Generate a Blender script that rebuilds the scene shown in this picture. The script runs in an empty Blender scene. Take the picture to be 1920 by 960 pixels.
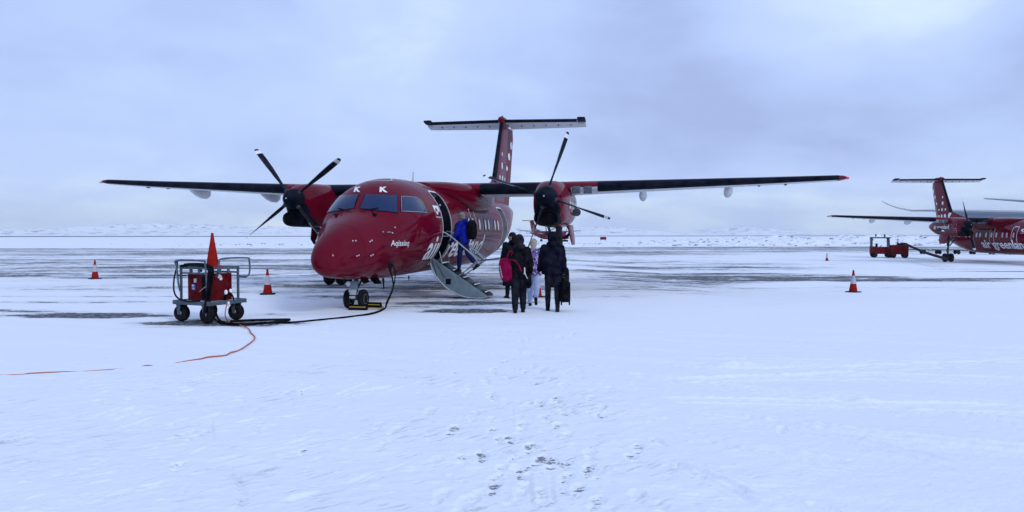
import bpy, bmesh, math, random
import numpy as np
from mathutils import Vector, Matrix, noise as mnoise
R = math.radians
random.seed(7)
C = bpy.context.scene.collection
scene = bpy.context.scene

# ================================================================= camera
CAM_H, FPX, PITCH = 1.78, 1418.25, 0.0292
cd = bpy.data.cameras.new('camera'); cam = bpy.data.objects.new('camera', cd); C.objects.link(cam)
cd.sensor_width = 36.0; cd.lens = 36.0*FPX/1920.0
cd.clip_start = 0.1; cd.clip_end = 20000
cam.location = (0, 0, CAM_H); cam.rotation_euler = (math.pi/2 - PITCH, 0, 0)
scene.camera = cam
scene.render.resolution_x = 1024; scene.render.resolution_y = 512

# ================================================================= sky (overcast) and sun
SUN_EL, SUN_AZ = 33.0, 140.0          # degrees; azimuth clockwise from +Y
w = bpy.data.worlds.new("World"); scene.world = w; w.use_nodes = True
nt = w.node_tree; nt.nodes.clear(); N = nt.nodes.new; L = nt.links.new
out = N('ShaderNodeOutputWorld'); bg = N('ShaderNodeBackground'); bg.inputs['Strength'].default_value = 0.1
L(bg.outputs[0], out.inputs[0])
sky = N('ShaderNodeTexSky'); sky.sky_type = 'NISHITA'; sky.sun_disc = False
sky.sun_elevation = R(SUN_EL); sky.sun_rotation = R(SUN_AZ)
tc = N('ShaderNodeTexCoord')
sep = N('ShaderNodeSeparateXYZ'); L(tc.outputs['Generated'], sep.inputs[0])
def math_node(op, a, b=None, clamp=False, c=None):
    m = N('ShaderNodeMath'); m.operation = op; m.use_clamp = bool(clamp)
    for i, v in enumerate((a, b, c)):
        if v is None: continue
        if isinstance(v, (int, float)): m.inputs[i].default_value = v
        else: L(v, m.inputs[i])
    return m.outputs[0]
zc = math_node('MAXIMUM', sep.outputs[2], 0.0)
den = math_node('ADD', zc, 0.30)
px_ = math_node('DIVIDE', sep.outputs[0], den); py_ = math_node('DIVIDE', sep.outputs[1], den)
comb = N('ShaderNodeCombineXYZ'); L(px_, comb.inputs[0]); L(py_, comb.inputs[1])
def wnoise(scale, detail, rough, off, dist=0.0):
    mp = N('ShaderNodeMapping'); mp.inputs['Location'].default_value = off; L(comb.outputs[0], mp.inputs[0])
    n = N('ShaderNodeTexNoise'); n.inputs['Scale'].default_value = scale; n.inputs['Detail'].default_value = detail
    n.inputs['Roughness'].default_value = rough; n.inputs['Distortion'].default_value = dist
    L(mp.outputs[0], n.inputs[0]); return n.outputs[0]
n1 = wnoise(1.25, 4, 0.5, (3.1, 1.7, 0), 0.3)
n2 = wnoise(3.4, 6, 0.55, (8.3, 4.4, 0), 0.4)
n3 = wnoise(0.5, 2, 0.4, (1.3, 9.2, 0))
def blob(direction, width):
    """soft patch of cloud around a world direction (1 in the middle, 0 outside)"""
    d = Vector(direction).normalized()
    v = N('ShaderNodeVectorMath'); v.operation = 'DOT_PRODUCT'; L(tc.outputs['Generated'], v.inputs[0]); v.inputs[1].default_value = d
    m = N('ShaderNodeMapRange'); m.interpolation_type = 'SMOOTHSTEP'
    m.inputs['From Min'].default_value = math.cos(R(width)); m.inputs['From Max'].default_value = 1.0
    L(v.outputs['Value'], m.inputs['Value']); return m.outputs[0]
s = math_node('MULTIPLY_ADD', n1, 1.15, None, c=0.46-0.575)
s = math_node('ADD', s, math_node('MULTIPLY_ADD', n2, 0.50, None, c=-0.25))
s = math_node('SUBTRACT', s, math_node('MULTIPLY', blob((.28, 1, .20), 15), 0.27))     # heavier grey bank right of the tail
s = math_node('SUBTRACT', s, math_node('MULTIPLY', blob((.62, 1, .18), 13), 0.20))
s = math_node('SUBTRACT', s, math_node('MULTIPLY', blob((-.5, 1, .22), 17), 0.12))
s = math_node('ADD', s, math_node('MULTIPLY', blob((-.62, 1, .30), 8), 0.12))
s = math_node('ADD', s, math_node('MULTIPLY', blob((-.13, 1, .40), 12), 0.10))
s = math_node('ADD', s, math_node('MULTIPLY', blob((.46, 1, .36), 13), 0.55))
hz = N('ShaderNodeMapRange'); hz.interpolation_type = 'SMOOTHSTEP'
hz.inputs['From Min'].default_value = 0.16; hz.inputs['From Max'].default_value = 0.0; L(sep.outputs[2], hz.inputs['Value'])
s = math_node('ADD', s, math_node('MULTIPLY', hz.outputs[0], 0.34))
ramp = N('ShaderNodeValToRGB'); L(s, ramp.inputs[0])
el = ramp.color_ramp.elements
el[0].position = 0.10; el[0].color = (.385, .485, .81, 1)
el[1].position = 0.95; el[1].color = (.74, .90, 1.08, 1)
e = el.new(0.42); e.color = (.485, .625, .99, 1)
e = el.new(0.66); e.color = (.55, .695, 1.02, 1)
vm = N('ShaderNodeVectorMath'); vm.operation = 'SCALE'; L(ramp.outputs[0], vm.inputs[0]); vm.inputs['Scale'].default_value = 10.0
mix = N('ShaderNodeMix'); mix.data_type = 'RGBA'; mix.inputs['Factor'].default_value = 0.93
L(sky.outputs[0], mix.inputs['A']); L(vm.outputs[0], mix.inputs['B']); L(mix.outputs['Result'], bg.inputs[0])

sd = bpy.data.lights.new('sun', 'SUN'); sd.energy = 1.05; sd.angle = R(12); sd.color = (.95, .98, 1.0)
sun = bpy.data.objects.new('sun', sd); C.objects.link(sun)
az = R(SUN_AZ); dv = Vector((math.sin(az)*math.cos(R(SUN_EL)), math.cos(az)*math.cos(R(SUN_EL)), math.sin(R(SUN_EL))))
sun.rotation_euler = dv.to_track_quat('Z', 'Y').to_euler()
scene.view_settings.view_transform = 'Standard'; scene.view_settings.look = 'None'
scene.view_settings.exposure = 0.10; scene.view_settings.gamma = 1.0
scene.render.engine = 'CYCLES'

# ================================================================= materials
def mat(name, color, rough=0.5, metal=0.0, coat=0.0, var=0.0, vscale=3.0, bump=0.0, bscale=40.0, spec=0.5, color2=None, emis=None, estr=0.0):
    m = bpy.data.materials.new(name); m.use_nodes = True; nt = m.node_tree
    b = nt.nodes['Principled BSDF']; b.inputs['Base Color'].default_value = (*color, 1)
    b.inputs['Roughness'].default_value = rough; b.inputs['Metallic'].default_value = metal
    b.inputs['Coat Weight'].default_value = coat; b.inputs['Coat Roughness'].default_value = 0.05
    b.inputs['Specular IOR Level'].default_value = spec
    if spec <= .101: b.inputs['IOR'].default_value = 1.18
    if emis: b.inputs['Emission Color'].default_value = (*emis, 1); b.inputs['Emission Strength'].default_value = estr
    if var or color2 or bump:
        t = nt.nodes.new('ShaderNodeTexCoord')
        n = nt.nodes.new('ShaderNodeTexNoise'); n.inputs['Scale'].default_value = vscale; n.inputs['Detail'].default_value = 6
        nt.links.new(t.outputs['Object'], n.inputs[0])
        if var or color2:
            mr = nt.nodes.new('ShaderNodeMapRange'); mr.inputs['From Min'].default_value = .35; mr.inputs['From Max'].default_value = .65
            nt.links.new(n.outputs[0], mr.inputs['Value'])
            mx = nt.nodes.new('ShaderNodeMix'); mx.data_type = 'RGBA'
            mx.inputs['A'].default_value = (*color, 1)
            c2 = color2 or tuple(min(1, c*(1+var)+var*.02) for c in color)
            mx.inputs['B'].default_value = (*c2, 1)
            nt.links.new(mr.outputs[0], mx.inputs['Factor']); nt.links.new(mx.outputs['Result'], b.inputs['Base Color'])
            rr = nt.nodes.new('ShaderNodeMapRange'); rr.inputs['To Min'].default_value = rough*.8; rr.inputs['To Max'].default_value = min(1, rough*1.35+.02)
            nt.links.new(n.outputs[0], rr.inputs['Value']); nt.links.new(rr.outputs[0], b.inputs['Roughness'])
        if bump:
            n2 = nt.nodes.new('ShaderNodeTexNoise'); n2.inputs['Scale'].default_value = bscale; n2.inputs['Detail'].default_value = 4
            nt.links.new(t.outputs['Object'], n2.inputs[0])
            bp = nt.nodes.new('ShaderNodeBump'); bp.inputs['Strength'].default_value = bump; bp.inputs['Distance'].default_value = 0.02
            nt.links.new(n2.outputs[0], bp.inputs['Height']); nt.links.new(bp.outputs[0], b.inputs['Normal'])
    return m
HAZE = .00013
M = {}
KQ = ([(2.57, 71.0), (2.68, 62.0), (2.79, 75.25), (2.92, 68.25)], [(2.54, 104.75), (2.48, 95.0), (2.86, 108.25), (2.74, 97.75)])
M['red'] = mat('red_paint', (.118, .0003, .011), .22, coat=.28, spec=.02, var=.12, vscale=1.0)
M['red_matt'] = mat('red_sheet_metal', (.085, .002, .004), .45, spec=.08, coat=.06, var=.5, vscale=5)
M['inkred'] = mat('dark_joint_sealant', (.030, .0005, .004), .5, spec=.05)
M['boot'] = mat('black_rubber_boot', (.003, .005, .012), .4, spec=.07, var=.4, vscale=4, bump=.03, bscale=12)
M['black'] = mat('black_plastic', (.003, .003, .007), .5, spec=.07, var=.5)
M['blade'] = mat('blade_paint', (.004, .005, .012), .40, spec=.09, var=.8, vscale=7)
M['white'] = mat('white_paint', (.78, .78, .78), .4)
M['grey'] = mat('grey_paint', (.42, .43, .45), .42, coat=.2, var=.3, vscale=2.5)
M['lgrey'] = mat('pale_grey_skin', (.55, .56, .58), .5, var=.2, vscale=4)
M['dgrey'] = mat('dark_grey_metal', (.03, .033, .045), .5, .3, spec=.15, var=.5)
M['steel'] = mat('brushed_steel', (.32, .35, .38), .35, .8, var=.3)
M['stair'] = mat('stair_panel_paint', (.13, .175, .20), .42, .2, var=.35, vscale=4)
M['galv'] = mat('galvanised_steel', (.06, .08, .10), .5, .15, spec=.2, var=.5, vscale=9)
M['glass'] = mat('cockpit_glass', (.006, .020, .075), .04, spec=.35)
M['cabin_glass'] = mat('cabin_pane_painted_reflection', (.42, .40, .46), .2, coat=.6)  # pale base colour imitates snow reflected in the panes
M['tyre'] = mat('tyre_rubber', (.005, .005, .007), .8, spec=.06, var=.8, bump=.4, bscale=60)
M['hub'] = mat('wheel_hub', (.30, .30, .30), .4, .5, var=.4)
M['inside'] = mat('cabin_interior', (.14, .145, .15), .7, var=.6)
M['orange'] = mat('cone_orange', (.24, .010, .008), .55, spec=.1, var=.3, vscale=9)
M['reflect'] = mat('cone_reflective_band', (.40, .39, .46), .45, var=.2)
M['snowcap'] = mat('lying_snow', (.82, .84, .88), .7, bump=.6, bscale=14)
M['cable'] = mat('black_cable_rubber', (.002, .002, .004), .5, spec=.05, var=.6)
M['cord'] = mat('orange_cable_rubber', (.36, .065, .014), .5, var=.4)
M['navred'] = mat('navigation_lamp_red', (.6, .02, .03), .2, emis=(1, .10, .16), estr=.2)
M['lamp'] = mat('lamp_glass', (.6, .62, .66), .12, coat=1)
M['yellow'] = mat('chock_yellow', (.45, .33, .03), .6)
M['hivis'] = mat('hi_vis_fabric', (.50, .80, .03), .7)

# ================================================================= mesh helpers
def link(name, me, parent=None):
    o = bpy.data.objects.new(name, me); C.objects.link(o)
    if parent is not None: o.parent = parent
    return o
def tag(o, label=None, cat=None, group=None, kind=None):
    if label: o['label'] = label
    if cat: o['category'] = cat
    if group: o['group'] = group
    if kind: o['kind'] = kind
    return o
def empty(name, loc=(0, 0, 0), rz=0.0, **k):
    o = bpy.data.objects.new(name, None); C.objects.link(o); o.location = loc; o.rotation_euler = (0, 0, rz)
    o.empty_display_size = .2
    return tag(o, **k)
def basis(d):
    d = Vector(d).normalized(); a = Vector((0, 0, 1)) if abs(d.z) < .9 else Vector((1, 0, 0))
    u = d.cross(a).normalized(); return u, d.cross(u).normalized(), d
SPLIT = {'fastener', 'door_latch', 'cab_frame', 'brake_hose', 'drag_brace', 'hinge', 'underwing_bracket', 'roof_light', 'post', 'snow_lumps', 'snow_splash', 'snow_layer', 'side_brace', 'tow_plate', 'sticker_print', 'brace', 'panel_seam', 'wiper', 'pitot_tube', 'seat', 'steering_wheel'}
class MB:
    def __init__(s): s.v = []; s.f = []; s.m = []
    def add(s, vs, fs, m=0):
        o = len(s.v); s.v += [tuple(v) for v in vs]; s.f += [tuple(i+o for i in f) for f in fs]; s.m += [m]*len(fs); return s
    def box(s, c, size, rot=None, m=0):
        c = Vector(c); h = Vector(size)/2
        vs = [Vector((x*h.x, y*h.y, z*h.z)) for x in (-1, 1) for y in (-1, 1) for z in (-1, 1)]
        if rot is not None: vs = [rot @ v for v in vs]
        return s.add([c+v for v in vs], [(0, 1, 3, 2), (4, 6, 7, 5), (0, 4, 5, 1), (2, 3, 7, 6), (0, 2, 6, 4), (1, 5, 7, 3)], m)
    def bar(s, p0, p1, w, h, m=0, up=(0, 0, 1)):
        p0, p1 = Vector(p0), Vector(p1); d = (p1-p0).normalized(); up = Vector(up)
        if abs(d.dot(up)) > .95: up = Vector((0, 1, 0))
        a = d.cross(up).normalized()*w/2; b = a.cross(d).normalized()*h/2
        vs = [p+q for p in (p0, p1) for q in (-a-b, a-b, a+b, -a+b)]
        return s.add(vs, [(3, 2, 1, 0), (4, 5, 6, 7), (0, 1, 5, 4), (1, 2, 6, 5), (2, 3, 7, 6), (3, 0, 4, 7)], m)
    def rings(s, rings, m=0, cap=True, mf=None):
        n = len(rings[0]); vs = [v for r in rings for v in r]; o = len(s.v); s.v += [tuple(v) for v in vs]
        for i in range(len(rings)-1):
            for j in range(n):
                k = (j+1) % n
                s.f.append((o+i*n+j, o+i*n+k, o+(i+1)*n+k, o+(i+1)*n+j)); s.m.append(mf(i, j) if mf else m)
        if cap:
            s.f.append(tuple(o+j for j in range(n))[::-1]); s.m.append(mf(0, 0) if mf else m)
            s.f.append(tuple(o+(len(rings)-1)*n+j for j in range(n))); s.m.append(mf(len(rings)-2, 0) if mf else m)
        return s
    def cyl(s, p0, p1, r0, r1=None, n=16, m=0, cap=True):
        r1 = r0 if r1 is None else r1; p0, p1 = Vector(p0), Vector(p1); u, v, d = basis(p1-p0)
        R_ = [[p+(u*math.cos(a)+v*math.sin(a))*r for a in [2*math.pi*i/n for i in range(n)]] for p, r in ((p0, r0), (p1, r1))]
        return s.rings(R_, m, cap)
    def lathe(s, prof, o, d, n=24, m=0, mf=None, cap=True):
        o = Vector(o); u, v, d = basis(d)
        rg = [[o+d*t+(u*math.cos(a)+v*math.sin(a))*max(r, .0005) for a in [2*math.pi*i/n for i in range(n)]] for r, t in prof]
        return s.rings(rg, m, cap, mf)
    def tube(s, pts, r, n=8, m=0, sub=0):
        P = [Vector(p) for p in pts]
        if sub: P = spline(P, sub)
        if isinstance(r, (list, tuple)): r = list(np.interp(np.linspace(0, 1, len(P)), np.linspace(0, 1, len(r)), r))
        rg = []; pu = None
        for i, p in enumerate(P):
            d = (P[min(i+1, len(P)-1)]-P[max(i-1, 0)]).normalized()
            if pu is None: u, v, _ = basis(d)
            else:
                u = (pu-d*pu.dot(d)).normalized(); v = d.cross(u)
            pu = u; rr = r[i] if isinstance(r, (list, tuple)) else r
            rg.append([p+(u*math.cos(a)+v*math.sin(a))*rr for a in [2*math.pi*k/n for k in range(n)]])
        return s.rings(rg, m)
    def prism(s, poly, p_of, t0, t1, m=0):
        """poly: 2D outline; p_of(u, v, t) -> 3D"""
        n = len(poly); vs = [p_of(u, v, t0) for u, v in poly]+[p_of(u, v, t1) for u, v in poly]
        fs = [tuple(range(n))[::-1], tuple(range(n, 2*n))]+[(i, (i+1) % n, n+(i+1) % n, n+i) for i in range(n)]
        return s.add(vs, fs, m)
    def build(s, name, mats, parent=None, smooth=True, bevel=0, seg=2, ang=38, xf=None):
        if name in SPLIT:          # every loose piece becomes an object of its own
            par = list(range(len(s.v)))
            def find(a):
                while par[a] != a: par[a] = par[par[a]]; a = par[a]
                return a
            for f in s.f:
                for i in f[1:]: par[find(i)] = find(f[0])
            grp = {}
            for f, m_ in zip(s.f, s.m): grp.setdefault(find(f[0]), []).append((f, m_))
            last = None
            for g in grp.values():
                b = MB(); mp = {}
                for f, m_ in g:
                    for i in f:
                        if i not in mp: mp[i] = len(b.v); b.v.append(s.v[i])
                    b.f.append(tuple(mp[i] for i in f)); b.m.append(m_)
                last = b._build(name, mats, parent, smooth, bevel, seg, ang, xf)
            return last
        return s._build(name, mats, parent, smooth, bevel, seg, ang, xf)
    def _build(s, name, mats, parent=None, smooth=True, bevel=0, seg=2, ang=38, xf=None):
        me = bpy.data.meshes.new(name)
        V = s.v if xf is None else [tuple(xf @ Vector(v)) for v in s.v]
        me.from_pydata(V, [], s.f); me.validate(clean_customdata=False)
        ms = mats if isinstance(mats, (list, tuple)) else [mats]
        for q in ms: me.materials.append(q)
        if len(ms) > 1 and len(me.polygons) == len(s.m): me.polygons.foreach_set('material_index', s.m)
        bm = bmesh.new(); bm.from_mesh(me)
        bmesh.ops.recalc_face_normals(bm, faces=bm.faces)
        if bevel:
            es = [e for e in bm.edges if len(e.link_faces) == 2 and e.calc_face_angle(0) > R(40)]
            bmesh.ops.bevel(bm, geom=es, offset=bevel, segments=seg, affect='EDGES', profile=.6)
        bm.to_mesh(me); bm.free()
        if smooth: me.shade_smooth(); me.set_sharp_from_angle(angle=R(ang))
        return link(name, me, parent)
def spline(P, sub):
    out = []
    for i in range(len(P)-1):
        a, b, c, d = P[max(i-1, 0)], P[i], P[i+1], P[min(i+2, len(P)-1)]
        for k in range(sub):
            t = k/sub; out.append(.5*((2*b)+(c-a)*t+(2*a-5*b+4*c-d)*t*t+(3*b-a-3*c+d)*t**3))
    out.append(P[-1]); return out
def copy_tree(o, parent=None, top=None):
    c = o.copy(); C.objects.link(c); c.parent = parent
    for ch in [x for x in bpy.data.objects if x.parent == o]: copy_tree(ch, c)
    return c
def sell(cx, cz, hw, hh, n, N_=28):
    """superellipse outline in the x-z plane"""
    r = []
    for i in range(N_):
        a = 2*math.pi*i/N_; c, s_ = math.cos(a), math.sin(a)
        r.append((cx+hw*math.copysign(abs(c)**(2/n), c), cz+hh*math.copysign(abs(s_)**(2/n), s_)))
    return r
def flat_mesh_from_text(txt, size, bold=0.0, shear=0.0, sx=1.0):
    cu = bpy.data.curves.new('t', 'FONT'); cu.body = txt; cu.size = size; cu.offset = bold; cu.shear = shear; cu.resolution_u = 4
    cu.fill_mode = 'FRONT' if hasattr(cu, 'fill_mode') else cu.fill_mode
    o = bpy.data.objects.new('t', cu); C.objects.link(o); dg = bpy.context.evaluated_depsgraph_get(); dg.update()
    me = bpy.data.meshes.new_from_object(o.evaluated_get(dg)); bpy.data.objects.remove(o)
    for v in me.vertices: v.co.x *= sx
    return me
def poly_mesh(polys):
    me = bpy.data.meshes.new('p'); v = []; f = []
    for p in polys:
        f.append(tuple(range(len(v), len(v)+len(p)))); v += [(a, b, 0) for a, b in p]
    me.from_pydata(v, [], f); return me
def wrap(me, fn, gx, gy, cuts_x=(), cuts_y=(), kill=None):
    """slice a flat mesh by a grid and bend it on to a surface with fn(u, v) -> (x, y, z)"""
    bm = bmesh.new(); bm.from_mesh(me)
    bmesh.ops.triangulate(bm, faces=bm.faces)
    xs = [v.co.x for v in bm.verts]; ys = [v.co.y for v in bm.verts]
    for k in list(np.arange(min(xs)+gx, max(xs), gx))+list(cuts_x):
        bmesh.ops.bisect_plane(bm, geom=bm.verts[:]+bm.edges[:]+bm.faces[:], plane_co=(k, 0, 0), plane_no=(1, 0, 0))
    for k in list(np.arange(min(ys)+gy, max(ys), gy))+list(cuts_y):
        bmesh.ops.bisect_plane(bm, geom=bm.verts[:]+bm.edges[:]+bm.faces[:], plane_co=(0, k, 0), plane_no=(0, 1, 0))
    if kill:
        bad = [f for f in bm.faces if kill(*f.calc_center_median()[:2])]
        bmesh.ops.delete(bm, geom=bad, context='FACES')
    if bm.verts:
        bm.verts.ensure_lookup_table()
        U = np.array([v.co.x for v in bm.verts]); V = np.array([v.co.y for v in bm.verts])
        P = fn(U, V)
        for v, p in zip(bm.verts, P): v.co = p
    bmesh.ops.recalc_face_normals(bm, faces=bm.faces)
    me2 = bpy.data.meshes.new('w'); bm.to_mesh(me2); bm.free(); return me2
def put(me, name, mt, parent, smooth=False):
    me.materials.clear(); me.materials.append(mt); me.name = name
    if smooth: me.shade_smooth()
    return link(name, me, parent)
def rrect(cx, cy, w_, h_, r, n=6):
    o = []
    for (sx, sy, a0) in ((1, 1, 0), (-1, 1, 90), (-1, -1, 180), (1, -1, 270)):
        for i in range(n+1):
            a = R(a0+90*i/n); o.append((cx+sx*(w_/2-r)+r*math.cos(a), cy+sy*(h_/2-r)+r*math.sin(a)))
    return o
def strip_loop(path, wd, closed=True):
    """quads following a 2D path with width wd"""
    P = [Vector(p) for p in path]; n = len(P); L_, R_ = [], []
    for i, p in enumerate(P):
        a = P[(i-1) % n] if (closed or i) else p; b = P[(i+1) % n] if (closed or i < n-1) else p
        t = (b-a).normalized(); q = Vector((-t.y, t.x))*wd/2; L_.append(p+q); R_.append(p-q)
    return [[tuple(L_[i]), tuple(L_[(i+1) % n]), tuple(R_[(i+1) % n]), tuple(R_[i])] for i in range(n if closed else n-1)]
# ---------------------------------------------------------------- fuselage geometry (local: x = port, y = aft, z = up)
def interp(xs, ys, x):
    """monotone cubic (pchip) interpolation"""
    xs=np.asarray(xs,float); ys=np.asarray(ys,float); h=np.diff(xs); d=np.diff(ys)/h
    m=np.zeros_like(ys)
    for i in range(1,len(xs)-1):
        if d[i-1]*d[i]>0:
            w1=2*h[i]+h[i-1]; w2=h[i]+2*h[i-1]
            m[i]=(w1+w2)/(w1/d[i-1]+w2/d[i])
    m[0]=d[0]; m[-1]=d[-1]
    x=np.clip(x,xs[0],xs[-1]); i=np.clip(np.searchsorted(xs,x)-1,0,len(h)-1)
    t=(x-xs[i])/h[i]
    return ((2*t**3-3*t**2+1)*ys[i]+(t**3-2*t**2+t)*h[i]*m[i]+(-2*t**3+3*t**2)*ys[i+1]+(t**3-t**2)*h[i]*m[i+1])
TOPX=[0,.06,.3,.7,1.2,1.6,1.98,2.2,2.42,2.9,3.4,4,5,7,14,18,20,22.3]
TOPZ=[1.22,1.42,1.66,1.88,2.07,2.2,2.35,2.58,2.76,3.02,3.16,3.245,3.29,3.30,3.30,3.28,3.2,3.02]
BOTX=[0,.06,.3,1.0,2,3,4,13,14.5,16,18,20,22.3]
BOTZ=[1.14,.97,.845,.765,.69,.65,.64,.64,.78,1.08,1.64,2.2,2.72]
HWX=[0,.06,.3,.7,1.2,1.6,2.0,2.6,3.2,4,5,14,16,18,20,21.5,22.3]
HWZ=[0.02,.23,.375,.50,.69,.85,.98,1.13,1.24,1.31,1.335,1.335,1.22,.95,.62,.36,.14]
ZMX=[0,.7,1.5,2.2,3.5,14,18,22.3]
ZMZ=[1.19,1.32,1.52,1.72,1.95,1.97,2.5,2.87]
def fus(a, th):
    """point of the fuselage skin; th=0 port, pi/2 top"""
    a=np.asarray(a,float); th=np.asarray(th,float)
    top=interp(TOPX,TOPZ,a); bot=interp(BOTX,BOTZ,a); hw=interp(HWX,HWZ,a); zm=interp(ZMX,ZMZ,a)
    zm=np.minimum(np.maximum(zm,bot+.02),top-.02)
    c=np.cos(th); s=np.sin(th)
    z=np.where(s>0, zm+(top-zm)*s, zm+(zm-bot)*s)
    return np.stack([hw*c, a, z],-1)
def fus_n(a, th):
    e=1e-3
    du=fus(a+e,th)-fus(a-e,th); dv=fus(a,th+e)-fus(a,th-e)
    n=np.cross(dv,du); n/=np.linalg.norm(n,axis=-1,keepdims=True)+1e-12
    ctr=np.stack([0*np.asarray(a,float),np.asarray(a,float),0*np.asarray(a,float)+1.97],-1)
    sg=np.sign(((fus(a,th)-ctr)*n*np.array([1,0,1])).sum(-1))
    sg=np.where(sg==0,1,sg)
    return n*sg[...,None]

# ================================================================= turboprop aircraft
DOOR_A0, DOOR_A1, DOOR_Z0, DOOR_Z1 = 4.93, 5.80, 0.98, 2.93
def fus_xyz(U, V, off=.006, side=1):
    P = fus(U, V)+fus_n(U, V)*off
    P[..., 0] *= side; return P
def th_of_z(a, z):
    """angle on the port side where the skin is at height z"""
    a = np.asarray(a, float); top = interp(TOPX, TOPZ, a); bot = interp(BOTX, BOTZ, a); zm = interp(ZMX, ZMZ, a)
    zm = np.minimum(np.maximum(zm, bot+.02), top-.02)
    k = np.where(z > zm, (z-zm)/(top-zm), (z-zm)/(zm-bot)); return np.arcsin(np.clip(k, -1, 1))
def az_fn(side, off=.006):
    """flat (a, z) drawing on to the skin"""
    def f(U, V):
        T = th_of_z(U, V); return fus_xyz(U, T, off, side)
    return f
NA = [6.80, 6.9, 7.1, 7.5, 8.3, 9.5, 11.2, 12.3, 12.9, 13.15]
NT = [3.18, 3.22, 3.30, 3.37, 3.42, 3.44, 3.34, 3.14, 2.98, 2.90]
NB = [2.54, 2.42, 2.14, 2.03, 1.98, 1.98, 2.10, 2.38, 2.58, 2.68]
NW = [.32, .36, .42, .48, .52, .52, .48, .36, .22, .10]
def nac_sec(a):
    t, b, wd = interp(NA, NT, a), interp(NA, NB, a), interp(NA, NW, a)
    n = float(np.interp(a, [6.8, 7.6, 11, 13], [2.0, 2.8, 2.8, 2.2])); return float((t+b)/2), float((t-b)/2), float(wd), n
def foil(n=13):
    xs = (1-np.cos(np.linspace(0, math.pi, n)))/2
    yt = 5*(.2969*np.sqrt(xs)-.126*xs-.3516*xs**2+.2843*xs**3-.1036*xs**4)
    return xs, yt
FX, FY = foil(15)
def wing_ring(s_, le, ch, th, z, side, inc=0.02):
    up = [(le+x*ch, z+y*ch*th*1.15+(.5-x)*ch*inc) for x, y in zip(FX, FY)]
    lo = [(le+x*ch, z-y*ch*th*.85+(.5-x)*ch*inc) for x, y in zip(FX, FY)]
    pts = up[::-1]+lo[1:-1]           # trailing edge -> leading edge -> trailing edge
    return [(side*s_, a, zz) for a, zz in pts]
def wing_mat(red_from=None):
    n = len(FX)
    def mf(i, j):
        # ring index j: 0..n-1 upper TE->LE ; after that lower LE->TE
        x = FX[n-1-j] if j < n else FX[min(j-n+1, n-1)]
        return x
    return mf

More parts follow.
